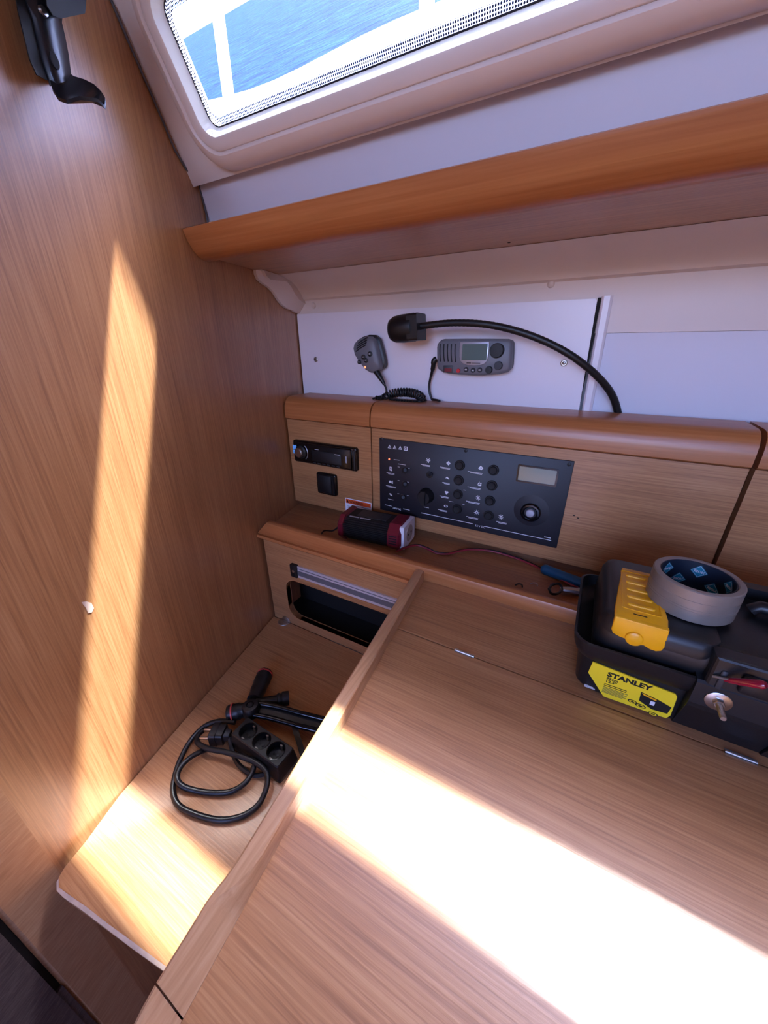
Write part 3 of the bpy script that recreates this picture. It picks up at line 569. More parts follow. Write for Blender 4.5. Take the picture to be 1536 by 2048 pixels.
bz_ = poly([(520, 200), (1020, 195), (1015, 330), (1000, 470), (985, 520), (940, 575), (880, 600), (760, 605), (640, 600), (565, 575), (520, 530), (505, 450), (508, 320)], Vp)[::-1]
bzo = MB(RF).plate(bz_, 0.029, 0.0325, 0.0012).obj('display_bezel', 'silver', fp)
a = Vp(565, 240); c = Vp(965, 520); MB(RF).plate(rrect(a[0], c[0], c[1], a[1], 0.0012, 2), 0.0325, 0.0329).obj('display', 'lcd2', bzo)
mb = MB(RF); a = Vp(630, 562); mb.box(a[0], a[0] + .0085, a[1] - .0008, a[1] + .0008, .0325, .0328); mb.box(a[0] + .0095, a[0] + .026, a[1] - .0005, a[1] + .0005, .0325, .0327); mb.obj('maker_print', 'darkgrey', bzo, smooth=False)
def knobv(u, v, r, h, m, name, par=None):
    x, z = Vp(u, v); f_ = frame((x, YA - 0.030, z), (1, 0, 0), (0, 0, 1), (0, -1, 0))
    return MB(f_).lathe([(r, -0.002), (r, h * .75), (r * .9, h), (r * .3, h * 1.02)], 24).obj(name, m, par or fp)
knobv(1150, 350, 0.0125, 0.008, 'knob', 'channel_knob'); knobv(1010, 680, 0.0064, 0.006, 'knob', 'small_knob'); knobv(1172, 608, 0.0074, 0.006, 'darkgrey', 'small_knob')
for u, v in ((617, 675), (735, 688), (852, 682)):
    k_ = knobv(u, v, 0.0043, 0.0022, 'knob', 'key'); x, z = Vp(u, v); mb = MB(RF); mb.box(x - .0022, x + .0022, z - .0011, z - .0004, .032, .0324); mb.box(x - .002, x + .002, z + .0004, z + .0011, .032, .0324); mb.obj('key_print', 'print', k_, smooth=False)
knobv(485, 695, 0.0038, 0.0022, 'red', 'red_key')
a = Vp(232, 605); c = Vp(385, 730); MB(RF).plate(rrect(a[0], c[0], c[1], a[1], 0.001, 2), 0.029, 0.0312, 0.0004).obj('distress_cover', 'darkgrey', fp)
a = Vp(255, 650); c = Vp(372, 715); MB(RF).box(a[0], c[0], c[1], a[1], 0.0312, 0.0316).obj('red_flap', 'maroon', fp, smooth=False)
# plug and lead at the radio's left end
pl = [PY(*q, y) for q, y in (((873, 718), .742), ((868, 722), .74), ((866, 735), .742), ((862, 752), .748))]
MB().tube(smoothpath(pl, 5), [0.0055] * 8 + [0.0045] * 4 + [0.003] * 4, 10).obj('cable_plug', 'black', vh)
lp_ = smoothpath([PY(*q, y) for q, y in (((862, 750), .748), ((858, 775), .753), ((862, 795), .752), ((872, 812), .748), ((876, 817), .742), ((878, 821), .735))], 6)
for p in lp_: p.z = max(p.z, -0.1030)
MB().tube(lp_, 0.0024, 8).obj('lead', 'rubber', vh)

# hand microphone with coiled lead
mi = thing('hand_microphone', 'dark grey hand microphone with coiled black lead left of the radio', 'microphone', (-0.46, YA, -0.1))
def Mp(u, v, y=YA - 0.034): p = PY(540 + u / 3.072, 540 + v / 3.072, y); return p.x, p.z
out = [(503, 480), (510, 450), (535, 422), (580, 407), (615, 408), (640, 430), (652, 470), (668, 530), (678, 590), (670, 612), (640, 630), (610, 634), (580, 615), (540, 565), (512, 520)]
pm = poly(out, Mp)[::-1]; cx = sum(p[0] for p in pm) / len(pm); cz = sum(p[1] for p in pm) / len(pm)
sc_ = lambda f: [(cx + (x - cx) * f, cz + (z - cz) * f) for x, z in pm]
mb = MB(RF); mb.loft([[(x, z, w) for x, z in sc_(f)] for f, w in ((.82, .008), (.98, .012), (1.0, .024), (.95, .031), (.82, .0345), (.4, .036))]); bd = mb.obj('body', 'grey', mi)
MB(RF).plate(rrect(cx - .012, cx + .012, cz - .004, cz + .028, .004), 0.0003, 0.0085, .001).obj('hanger', 'black', mi)
mb = MB(RF); mb.loft([[(x + .004, z + .003, w) for x, z in sc_(f)] for f, w in ((.9, .009), (1.0, .011), (1.0, .02), (.9, .022))]); mb.obj('back_shell', 'black', mi)
for i in range(5):
    a, c = Mp(520 + i * 2 + (i * 3), 500 - i * 17 + 20), Mp(590 + i * 3, 475 - i * 15)
    if i > 0: MB(RF).tube([(a[0] + (c[0] - a[0]) * .06, a[1] + (c[1] - a[1]) * .06, .0345), ((a[0] + c[0]) / 2, (a[1] + c[1]) / 2 + .0005, .0362), (c[0], c[1], .0362)], 0.0012, 6).obj('speaker_slot', 'blackmatte', bd)
for u, v, r in ((552, 566, .0042), (578, 535, .005), (594, 555, .005), (618, 516, .0052)):
    x, z = Mp(u, v); k_ = MB(frame((x, YA - .0352, z), (1, 0, 0), (0, 0, 1), (0, -1, 0))).lathe([(r, -.003), (r, .0022), (r * .6, .0032)], 16).obj('key', 'knob', bd)
    mb = MB(RF); mb.box(x - .002, x + .002, z - .0004, z + .0008, .0382, .0386); mb.obj('key_print', 'print', k_, smooth=False)
x, z = Mp(585, 597); MB(frame((x, YA - .0338, z), (1, 0, 0), (0, 0, 1), (0, -1, 0))).lathe([(.0026, -.002), (.0024, .001), (.001, .0018)], 10).obj('indicator_light', 'led', bd)
MB().tube([PY(540 + u / 3.072, 540 + v / 3.072, y) for u, v, y in ((645, 610, .738), (668, 645, .736), (690, 680, .735), (703, 705, .735))], [0.0075, 0.006, 0.0045, 0.003], 10).obj('strain_relief', 'black', mi)
pth = smoothpath([PY(540 + u / 3.072, 540 + v / 3.072, y) for u, v, y in ((700, 698, .735), (712, 725, .736), (714, 750, .735), (700, 780, .73), (680, 800, .728))], 6)
MB().tube(pth, 0.0022, 8).obj('lead', 'rubber', mi)
# coil: helix swept around an oblong ring that rests on the cap
ringp = smoothpath([PY(540 + u / 3.072, 540 + v / 3.072, y) for u, v, y in ((640, 797, .722), (668, 800, .724), (700, 790, .728), (735, 765, .736), (790, 752, .742), (850, 752, .744), (905, 765, .742), (935, 795, .736), (925, 822, .728), (890, 836, .722), (840, 834, .720), (790, 828, .720), (740, 822, .722))], 10)
L = [0]
for a, c in zip(ringp, ringp[1:]): L.append(L[-1] + (c - a).length)
coil = []; turns = 34; N = turns * 14
for i in range(N + 1):
    s = L[-1] * i / N; k = max(j for j in range(len(L)) if L[j] <= s + 1e-9); k = min(k, len(ringp) - 2)
    t = (s - L[k]) / (L[k + 1] - L[k]); p = ringp[k].lerp(ringp[k + 1], t); d = (ringp[k + 1] - ringp[k]).normalized()
    a_ = V((0, -1, 0)); n1 = (a_ - d * a_.dot(d)).normalized(); n2 = d.cross(n1); th = 2 * math.pi * turns * i / N
    rr = 0.0078 if i < N * 0.62 else 0.0055
    coil.append(p + n1 * (rr * math.cos(th)) + n2 * (rr * math.sin(th)))
for p in coil: p.z = max(p.z, -0.1040)
MB().tube(coil, 0.0019, 7).obj('coiled_lead', 'rubber', mi)
MB().tube(smoothpath([PY(540 + u / 3.072, 540 + v / 3.072, y) for u, v, y in ((740, 822, .722), (830, 846, .70), (905, 846, .70), (960, 852, .70), (1010, 858, .705))], 6), 0.0021, 7).obj('tail', 'rubber', mi)

# ------------------------------------------------------------------ gooseneck lamp
gn = thing('gooseneck_lamp', 'black gooseneck chart lamp arching over the radio', 'lamp', (0.036, 0.766, -0.14))
gp = smoothpath([PY(*q, y) for q, y in (((1238, 868), .7665), ((1238, 850), .7660), ((1236, 826), .762), ((1224, 790), .750), ((1196, 754), .732), ((1150, 716), .714), ((1095, 685), .706), ((1030, 661), .700), ((965, 648), .696), ((900, 646), .694), ((845, 652), .692), ((826, 655), .692))], 16)
MB().tube(gp, [0.0056 + 0.00035 * (i % 2) for i in range(len(gp))], 10).obj('flexible_stem', 'rubber', gn)
MB(frame((gp[0].x, gp[0].y, gp[0].z), (1, 0, 0), (0, 1, 0), (0, 0, 1))).lathe([(0.0072, 0), (0.0072, 0.003), (0.006, 0.005)], 18).obj('base_collar', 'black', gn)
hp = PY(826, 655, .692); hd = (PY(776, 661, .692) - hp).normalized()
hf = frame(hp, V((0, -1, 0)).cross(hd).cross(hd) * -1 if False else V((0, -1, 0)), hd.cross(V((0, -1, 0))), hd)
MB(hf).lathe([(0.0065, -0.016), (0.0075, -0.010), (0.0068, -0.006), (0.0085, -0.002), (0.0085, 0.004)], 18).obj('swivel', 'black', gn)
mb = MB(hf); mb.lathe([(0.0235, -0.004), (0.0240, -0.002), (0.0240, 0.020), (0.0225, 0.036), (0.0185, 0.044), (0.012, 0.0475), (0.004, 0.0482)], 28); mb.obj('shade', 'black', gn)
mb = MB(hf); mb.loft([[(x, y, w) for x, y in rrect(-0.021, 0.021, -0.0225, 0.0215, .004)] for w in (-0.017, 0.004)], True, True); mb.obj('shade_collar', 'black', gn)

# ------------------------------------------------------------------ inverter on the ledge
iv = thing('power_inverter', 'black ribbed power inverter with maroon end caps on the ledge', 'inverter', (-0.35, 0.60, -0.382))
a = PZ(676, 1078, -0.374); c = PZ(792, 1103, -0.374)
ax = V((c.x - a.x, c.y - a.y, 0)); Ln = ax.length; ax.normalize(); bx = V((-ax.y, ax.x, 0))
IF = frame((a.x, a.y + 0.004, -0.382), ax, bx, (0, 0, 1))
def octo(g, w=0.080, h=0.058, ch=0.016):
    return [(ch - g * .4, -g), (w - ch + g * .4, -g), (w + g, ch - g * .4), (w + g, h - ch + g * .4), (w - ch + g * .4, h + g), (ch - g * .4, h + g), (-g, h - ch + g * .4), (-g, ch - g * .4)]
def sec(x, g): return [(x, y, max(0.0006, z)) for y, z in octo(g)]
MB(IF).loft([sec(0.012, -0.003), sec(Ln - 0.012, -0.003)]).obj('body', 'blackmatte', iv, smooth=False)
for i, (y0_, z0_, dy, dz) in enumerate([(-0.0005, 0.017 + k * 0.0040, 0, 0) for k in range(7)] + [(0.001 + k * 0.0034, 0.0435 + k * 0.0034, 0, 0) for k in range(4)]):
    MB(IF).tube([(0.010, y0_ + 0.0025, z0_), (Ln - 0.010, y0_ + 0.0025, z0_)], 0.0016, 6).obj('rib', 'black', iv)
for s, x0_, x1_ in ((0, -0.004, 0.013), (1, Ln - 0.022, Ln + 0.006)):
    e_ = MB(IF).loft([sec(x0_, -0.003 if s == 0 else 0.0), sec(x0_ + 0.003, 0.0005), sec(x1_ - 0.004, 0.0005), sec(x1_, -0.006)]).obj('end_cap', 'maroon', iv, smooth=False)
    if s:
        for k in range(4): MB(IF).box(x0_ + 0.004, x1_ - 0.007, -0.0012, 0.001, 0.020 + k * 0.0055, 0.0225 + k * 0.0055).obj('vent_slot', 'blackmatte', e_, smooth=False)
        so2 = MB(IF).loft([[(x, y, z) for y, z in rrect(0.008, 0.072, 0.006, 0.056, .004)] for x in (x1_ - 0.004, x1_ + 0.005)]).obj('socket_plate', 'silver', iv); so2.data.materials[0] = M['print']
        MB(IF).loft([[(x, y, z) for y, z in circ(0.040, 0.031, 0.018, 22)] for x in (x1_ + 0.004, x1_ + 0.0056)]).obj('socket_face', 'card', so2)
        for dz_ in (-0.0085, 0.0085): MB(IF).loft([[(x, y, z) for y, z in circ(0.040 + dz_, 0.031, 0.0026, 10)] for x in (x1_ + 0.005, x1_ + 0.006)]).obj('socket_hole', 'dark', so2)
MB(IF).box(0.03, Ln - 0.035, 0.026, 0.058, 0.0548, 0.0558).obj('top_label', 'darkgrey', iv, smooth=False)
mb = MB(IF); mb.box(0.018, 0.040, 0.0175, 0.0205, 0.0548, 0.0562); mb.box(0.043, 0.066, 0.0175, 0.0205, 0.0548, 0.0562); mb.obj('top_print', 'silver', iv, smooth=False)
zc_ = -0.3795
MB().tube(smoothpath([IF @ V((-0.004, 0.05, 0.03)), IF @ V((-0.018, 0.045, 0.02)), IF @ V((-0.032, 0.03, 0.006)), V((PZ(648, 1062, zc_).x, PZ(648, 1062, zc_).y, zc_ + .0006)), V((PZ(640, 1075, zc_).x - .0, PZ(640, 1075, zc_).y, zc_ + .0004))], 6), 0.0018, 8).obj('input_lead', 'rubber', iv)
wp_ = [(792, 1103, .012), (815, 1094, .014), (835, 1091, .012), (855, 1098, .008), (872, 1106, .004), (895, 1108, .003), (920, 1102, .006), (945, 1099, .008), (985, 1103, .006), (1030, 1116, .004), (1065, 1130, .003), (1100, 1148, .004), (1130, 1163, .006), (1160, 1178, .004)]
for nm, m_, d_ in (('red_lead', 'cablered', 0.0), ('black_lead', 'rubber', -0.0036)):
    MB().tube(smoothpath([V((PZ(x, y, -0.382 + h).x, PZ(x, y, -0.382 + h).y - d_, -0.382 + h)) for x, y, h in wp_], 6), 0.0019, 8).obj(nm, m_, iv)

# ------------------------------------------------------------------ tools lying on the ledge behind the toolbox
pr = thing('blue_handled_tool', 'blue handled tool lying on the ledge behind the toolbox', 'tool', (0.0, 0.63, -0.382))
a, c = PZ(1083, 1136, -0.372), PZ(1172, 1170, -0.372)
MB().tube([a.lerp(c, t) for t in (0, .04, .1, .5, .8, 1.0)], [0.005, 0.0085, 0.0095, 0.0088, 0.0092, 0.008], 14).obj('handle', 'blue', pr)
MB().tube([c, c + (c - a) * .6], 0.0035, 10).obj('shaft', 'steel', pr)
cl = thing('crimp_terminal', 'dark metal clamp with a loop end lying beside the red lead', 'clamp', (0.0, 0.59, -0.382))
b0 = [PZ(*q, -0.372) for q in ((1098, 1178), (1104, 1170), (1118, 1168), (1124, 1178), (1116, 1187), (1103, 1187), (1098, 1178))]
MB().tube(smoothpath(b0, 6), 0.0022, 8).obj('loop', 'blackpaint', cl)
a, c = PZ(1120, 1178, -0.374), PZ(1162, 1184, -0.374)
MB().tube([a, a.lerp(c, .5), c], [0.004, 0.0068, 0.0075], 8, 0.8).obj('jaw', 'steel', cl)
for k, q in enumerate(((1038, 1172), (1068, 1170))):
    p = PZ(*q, -0.3815); tag(MB().tube(smoothpath([p + V((-.006, -.002, .001)), p + V((-.002, .003, .002)), p + V((.004, .001, .0035)), p + V((.006, -.003, .001))], 4), 0.0014 - k * .0003, 6).obj('wire_scrap', ('blackpaint', 'card')[k]), ('small dark wire scrap on the ledge left of the blue handle', 'small pale wire scrap on the ledge left of the blue handle')[k], 'scrap', 'wire scraps on the ledge')

# ------------------------------------------------------------------ toolbox on the table
tx = thing('toolbox', 'black plastic toolbox with a yellow organiser lid on the chart table', 'toolbox', (0.175, 0.44, ZT))
bx0, bx1 = 0.033, 0.325
def tr_(x0, x1, y0, y1, z, r=0.018): return [(p[0], p[1], z) for p in rrect(x0, x1, y0, y1, r, 5)]
mb = MB()
mb.loft([tr_(.043, bx1 - .015, .391, .494, ZT + .0005), tr_(.039, bx1 - .011, .387, .499, ZT + .006), tr_(.036, bx1 - .008, .385, .502, -.322), tr_(.032, bx1 - .003, .381, .507, -.318), tr_(.028, bx1, .378, .528, -.308), tr_(.026, bx1 + .002, .376, .531, -.296), tr_(.0285, bx1 - .0005, .3785, .5285, -.295), tr_(.031, bx1 - .003, .381, .526, -.310), tr_(.05, bx1 - .016, .40, .50, -.318)])
base = mb.obj('tray_base', 'boxblack', tx)
ld = bx1
mb = MB()
mb.loft([tr_(.046, bx1 - .012, .389, .520, -.314), tr_(.044, bx1 - .010, .385, .522, -.296), tr_(.045, bx1 - .011, .383, .523, -.280), tr_(.049, bx1 - .015, .386, .520, -.268, .016), tr_(.055, bx1 - .02, .392, .514, -.2635, .012)])
lid = mb.obj('lid', 'boxblack', tx)
# raised left block that carries the yellow cover
mb = MB(); mb.loft([tr_(.046, .150, .384, .524, -.285), tr_(.046, .150, .382, .524, -.268), tr_(.050, .147, .386, .521, -.2605, .014), tr_(.054, .143, .390, .517, -.2585, .012)]); mb.obj('organiser_block', 'boxblack', lid)
YT = -0.2580
yc = thing.__name__ and MB(frame((0, 0, YT), (1, 0, 0), (0, 1, 0), (0, 0, 1)))
yel = yc.plate([(.0575, .386), (.103, .386), (.1045, .40), (.099, .492), (.066, .492), (.0575, .40)][::1], -.001, .003, .001).obj('yellow_cover', 'yellow', lid)
YFr = frame((0, .3835, 0), (1, 0, 0), (0, 0, 1), (0, -1, 0))
wav = [(.0575, YT + .003), (.0575, -.272), (.060, -.2765), (.066, -.2785), (.074, -.2795), (.081, -.2825), (.088, -.2805), (.094, -.283), (.099, -.2832), (.103, -.281), (.1045, -.276), (.1035, YT + .003)]
MB(YFr).plate(wav, -.0035, .0015, .0008).obj('cover_front', 'yellow', yel)
MB(frame((.0785, .382, -.275), (1, 0, 0), (0, 0, 1), (0, -1, 0))).lathe([(.008, 0), (.0078, .002), (.006, .0032)], 20).obj('thumb_tab', 'yellow', yel)
for k in range(5):
    yk = .412 + k * .0155; MB(frame((0, 0, YT + .003), (1, 0, 0), (0, 1, 0), (0, 0, 1))).plate(rrect(.069, .094 - .001 * k, yk - .0028, yk + .0028, .0026), -.0005, .0016, .0006).obj('cover_rib', 'yellow', yel)
MB(frame((0, 0, YT + .003), (1, 0, 0), (0, 1, 0), (0, 0, 1))).ringplate(rrect(.064, .0995, .4015, .484, .003), rrect(.0652, .0983, .4027, .4828, .003), -.0005, .0008).obj('cover_border', 'yellow', yel)
MB(frame((0, 0, YT + .003), (1, 0, 0), (0, 1, 0), (0, 0, 1))).box(.074, .086, .3945, .3958, -.0003, .0003).obj('cover_slot', 'dark', yel)
# centre of the lid: stepped deck, rails and latch housing
mb = MB(); mb.box(.152, .30, .500, .514, -.2640, -.2500); mb.obj('back_rail', 'boxblack', lid, smooth=False)
MB().tube([(.185, .470, -.2600), (.19, .470, -.254), (.29, .470, -.254), (.295, .470, -.2600)], 0.0065, 10).obj('carry_handle', 'boxblack', lid)
mb = MB(YFr); mb.plate([(.140, -.262), (.26, -.262), (.26, -.30), (.140, -.30)], -.006, .010, .003); mb.obj('latch_housing', 'boxblack', lid, smooth=False)
MB(YFr).plate(rrect(.162, .186, -.292, -.272, .003), .010, .0145, .002).obj('latch_tongue', 'boxblack', lid)
for x in (.150, .198): MB(YFr).plate(rrect(x - .0025, x + .0025, -.297, -.275, .002), .0095, .0115, .0008).obj('worn_rib', 'darkgrey', lid)
MB().prism([(.398, ZT + .0006), (.388, ZT + .0006), (.3735, -.328), (.3725, -.322), (.3725, -.2965), (.375, -.294), (.398, -.294)], .1345, .205).obj('latch_plate', 'boxblack', base, smooth=False)
MB().prism([(.398, ZT + .0006), (.386, ZT + .0006), (.3680, -.330), (.3670, -.318), (.372, -.312), (.398, -.312)], .2055, .30).obj('latch_guard', 'boxblack', base, smooth=False)
bf = frame(PY(1436, 1402, .3725), (1, 0, 0), (0, 0, 1), (0, -1, 0))
bo = MB(bf).lathe([(.0105, -.001), (.0105, .0012), (.0098, .0016)], 26).obj('washer', 'steel', base)
MB(bf).lathe([(.0048, .001), (.0048, .0045), (.0042, .0052)], 6).obj('nut', 'steel', bo)
MB(bf).lathe([(.0028, .003)] + [(.0028 - .0003 * (i % 2), .004 + i * .0007) for i in range(24)] + [(.0022, .0215)], 12).obj('bolt_shaft', 'steel', bo)
# printed label
LF = frame((0, .3872, -.345), (1, 0, 0), V((0, .0035, 1)) if False else V((0, -.048, 1)), V((0, -1, -.048)))
lo = [PY(*q, .3895) for q in ((1186, 1316), (1177, 1338), (1207, 1387), (1331, 1430), (1340, 1424), (1353, 1386), (1350, 1380))]
lq = [LF.inverted() @ p for p in lo]; lpts = [(p.x, p.y) for p in lq]
lab = MB(LF).plate(lpts, .0015, .0030).obj('label_sheet', 'labelyellow', base, smooth=False); lab['label'] = 'yellow product label with black lettering'
lx, ly = lpts[0]; zl = .0031
text('STANLEY', .0088, LF @ Matrix.Translation((lx + .0165, ly - .0125, zl)), 'printblack', lab, bold=.0004, sx=1.12)
text('32cm', .0048, LF @ Matrix.Translation((lx + .0165, ly - .0172, zl)), 'printblack', lab, bold=.00012, sx=1.1)
text('12.5"', .0048, LF @ Matrix.Translation((lx + .0165, ly - .0215, zl)), 'printblack', lab, bold=.00012, sx=1.1)
mb = MB(LF)
for k in range(2): mb.box(lx + .0165, lx + .038, ly - .0250 - k * .0024, ly - .0243 - k * .0024, zl - .0001, zl + .0002)
mb.obj('size_print', 'printblack', lab, smooth=False)
mb = MB(LF)
for k in range(6): mb.box(lx + .0165, lx + .040 - .003 * (k % 2), ly - .0300 - k * .0016, ly - .0293 - k * .0016, zl - .0001, zl + .0002)
mb.obj('fine_print', 'printgrey', lab, smooth=False)
pb = MB(LF).plate([(lx + .050, ly - .0185), (lx + .066, ly - .0215), (lx + .0785, ly - .0255), (lx + .0775, ly - .036), (lx + .064, ly - .0375), (lx + .051, ly - .0315)], zl - .0002, zl + .0003).obj('pictured_toolbox', 'printblack', lab, smooth=False)
MB(LF).plate([(lx + .051, ly - .0192), (lx + .065, ly - .0220), (lx + .064, ly - .0238), (lx + .053, ly - .0215)], zl, zl + .0005).obj('pictured_lid', 'yellow', pb, smooth=False)
MB(LF).box(lx + .0605, lx + .0645, ly - .0315, ly - .026, zl, zl + .0005).obj('pictured_mark', 'print', pb, smooth=False)
for cxx, cyy, r_ in ((.046, .0365, .0045), (.054, .0385, .005), (.0665, .0435, .0045)):
    q_ = MB(LF).plate(circ(lx + cxx, ly - cyy, r_, 14, .5, 0), zl, zl + .0004).obj('pictured_tool', 'printblack', lab, smooth=False)
    MB(LF).ringplate(circ(lx + cxx, ly - cyy, r_ * .75, 14, .5), circ(lx + cxx, ly - cyy, r_ * .45, 14, .5), zl + .0002, zl + .0006).obj('pictured_highlight', 'labelyellow', q_, smooth=False)
mb = MB(LF); mb.box(lx - .001, lx + .008, ly - .0390, ly - .0383, .0005, .0022); sp_ = mb.obj('side_print', 'print', lab, smooth=False); MB(LF).box(lx - .001, lx + .010, ly - .0407, ly - .0400, .0005, .0022).obj('side_print', 'print', lab, smooth=False)
sd = thing('screwdriver', 'screwdriver with a red handle sticking out of the toolbox front', 'screwdriver', (0.19, 0.36, -0.295))
a = PY(1425, 1352, .3725); c = PY(1475, 1363, .366); e2 = PY(1532, 1370, .358)
MB().tube([a, c], 0.0014, 8).obj('shaft', 'steel', sd)
MB().tube([c - (e2 - c) * .5, c - (e2 - c) * .3, c, c.lerp(e2, .5), c.lerp(e2, .9), e2], [.0016, .0025, .0031, .0037, .0039, .0028], 12).obj('handle', 'redhandle', sd)

# duct tape roll on the lid
tp = thing('duct_tape_roll', 'roll of silver duct tape lying on the toolbox lid', 'tape', (0.14, 0.455, -0.25))
pc = PZ(1374, 1206, -0.2585); TF = frame((pc.x, pc.y, -0.2575), (1, 0, 0.0), (0, 1, 0), (0, 0, 1))
TR, TH, TI = 0.0390, 0.0355, 0.0325
MB(TF).lathe([(TI, .0005), (TR - .001, 0.0), (TR, .001), (TR, TH - .001), (TR - .001, TH), (TI + .001, TH), (TI, TH - .001), (TI, .0005)], 56, False, False).obj('tape_winding', 'tape', tp)
core = MB(TF).lathe([(TI - .0012, .0005), (TI, .0005), (TI, TH - .001), (TI - .0004, TH - .0004), (TI - .0012, TH - .001), (TI - .0012, .0005)], 56, False, False).obj('core', 'navy', tp)
for zz in (.012, .0145, .0235): MB(TF).lathe([(TR, zz), (TR + .0003, zz + .0004), (TR, zz + .0008)], 56, False, False).obj('winding_line', 'tape', tp)
# printed squares inside the core: small curved tiles
rin = TI - .0014
def curve_pt(a, z, d=0): return (rin - d) * math.cos(a), (rin - d) * math.sin(a), z
def tile(a, z, h, m_, d, par, nm):
    mb = MB(TF); q = [(a, z + h), (a + h / rin, z), (a, z - h), (a - h / rin, z)]
    n_ = 6; g0 = [[None] * (n_ + 1) for _ in range(n_ + 1)]
    rings = []
    for i in range(n_ + 1):
        row = []
        for j in range(n_ + 1):
            s_, t_ = i / n_, j / n_
            aa = a + (s_ - t_) * h / rin; z_ = max(.0015, min(TH - .0018, z + (1 - s_ - t_) * h)); row.append(curve_pt(aa, z_, d))
        rings.append(row)
    mb.loft(rings, False, False, False); return mb.obj(nm, m_, par)
k = 0
for i in range(12):
    a_ = math.radians(i * 30 + 15); zc2 = .0108 if i % 2 else .0248
    t_ = tile(a_, zc2, .0080, 'teal', .0002, core, 'printed_square'); tile(a_, zc2, .0070, 'print', .0003, t_, 'square_line'); tile(a_, zc2, .0066, 'teal', .0004, t_, 'square_fill')
    bx_ = V((-math.sin(a_), math.cos(a_), 0)); nx_ = V((-math.cos(a_), -math.sin(a_), 0)); o_ = V(curve_pt(a_, zc2, .0007))
    text('BISON', .0038, TF @ frame(o_ + bx_ * .0054 + V((0, 0, .0013)), -bx_, V((0, 0, -1)), nx_), 'print', t_, bold=.0001, sx=0.95, ext=.00005)

# ------------------------------------------------------------------ power strip on the side shelf
ZS = -0.614
ps = thing('power_strip', 'black three-way power strip with coiled cord on the side shelf', 'power strip', (-0.39, 0.26, ZS))
zt_ = ZS + 0.034
c0 = [PZ(*q, zt_) for q in ((500, 1437), (590, 1500), (555, 1535), (462, 1467))]
o0 = c0[3]; ua = (c0[2] - c0[3]); va = (c0[0] - c0[3]); ua.z = va.z = 0
Lu, Lv = ua.length, va.length; u_ = ua.normalized(); v_ = V((-u_.y, u_.x, 0)); Lv = abs(va.dot(v_))
SF_ = frame((o0.x, o0.y, ZS), u_, v_, (0, 0, 1))
soc = [(Lu * (.20 + .30 * i), Lv * .5) for i in range(3)]; sr = min(Lv * .40, Lu * .135)
HS = .034
mb = MB(SF_); mb.loft([[(p[0], p[1], z) for p in rrect(-g, Lu + g, -g, Lv + g, .003, 3)] for g, z in ((.003, .0004), (.0035, .006), (.0005, HS - .0015), (-.001, HS))]); body = mb.obj('body', 'black', ps, smooth=False)
wells = MB(SF_)
for x, y in soc: wells.loft([[(p[0], p[1], z) for p in circ(x, y, sr, 28)] for z in (HS - .013, HS + .01)])
wo = wells.obj('cut', 'black'); md = body.modifiers.new('wells', 'BOOLEAN'); md.object = wo; md.operation = 'DIFFERENCE'; md.solver = 'EXACT'
bpy.context.view_layer.update(); nm_ = bpy.data.meshes.new_from_object(body.evaluated_get(bpy.context.evaluated_depsgraph_get())); body.modifiers.clear(); body.data = nm_; bpy.data.objects.remove(wo)
for x, y in soc:
    f_ = SF_ @ Matrix.Translation((x, y, HS))
    s_ = MB(f_).lathe([(sr + .0012, -.0002), (sr + .0011, .0005), (sr - .0001, .0006), (sr - .0003, -.0125)], 28, False, False).obj('socket', 'blackgloss', body)
    f_ = f_ @ Matrix.Translation((0, 0, -.0128))
    for dx in (.0065, -.0065): MB(f_).plate(circ(dx, 0, .0022, 8), .0002, .0005).obj('pin_hole', 'dark', s_, smooth=False)
    for dy in (sr - .0022, -sr + .0022): MB(f_).box(-.0022, .0022, dy - .001, dy + .001, .0002, .0105).obj('earth_clip', 'steel', s_, smooth=False)
    MB(f_).lathe([(.0024, 0), (.0022, .002), (.0012, .0025)], 10).obj('screw', 'darkgrey', s_)
# plug
pz_ = ZS + .020
a, c = PZ(425, 1468, pz_), PZ(462, 1470, pz_)
d = (c - a); d.z = 0; d.normalize(); nrm = V((-d.y, d.x, 0)); PFm = frame((a.x, a.y, pz_), nrm, (0, 0, 1), d)
plug = MB(PFm).loft([[(x, y, w) for x, y in rrect(-s * .0145, s * .0145, -.0135 * s, .0135 * s, .005 * s, 4)] for w, s in ((0, .94), (.001, 1), (.011, 1), (.0115, .9), (.022, .86), (.023, .6), (.031, .45))]).obj('plug', 'black', ps)
for dx in (-.0075, .0075): MB(PFm).tube([(dx, 0, .002), (dx, 0, -.017), (dx, 0, -.0185)], [.0022, .0022, .0012], 10).obj('pin', 'steel', plug)
MB().tube(smoothpath([PZ(460, 1475, ZS + .018), PZ(462, 1490, ZS + .012), PZ(466, 1505, ZS + .006), PZ(478, 1530, ZS + .005), PZ(505, 1550, ZS + .005), PZ(530, 1548, ZS + .006), PZ(535, 1545, ZS + .006)], 6), .0036, 8).obj('plug_lead', 'rubber', ps)
zc_ = ZS + .0046
cord = [(470, 1445, .012), (440, 1442, .010), (410, 1452, .006), (382, 1480, .004), (360, 1520, .002), (348, 1560, .002), (347, 1590, .002), (360, 1613, .001), (395, 1630, .001), (440, 1640, .001), (485, 1632, .001), (518, 1608, .003), (534, 1570, .010), (533, 1545, .014), (515, 1527, .016), (485, 1514, .016), (450, 1504, .014), (415, 1497, .012), (395, 1485, .010), (397, 1470, .008), (405, 1462, .006)]
MB().tube(smoothpath([PZ(x, y, zc_ + h) for x, y, h in cord], 7), .0041, 10).obj('cord', 'rubber', ps)
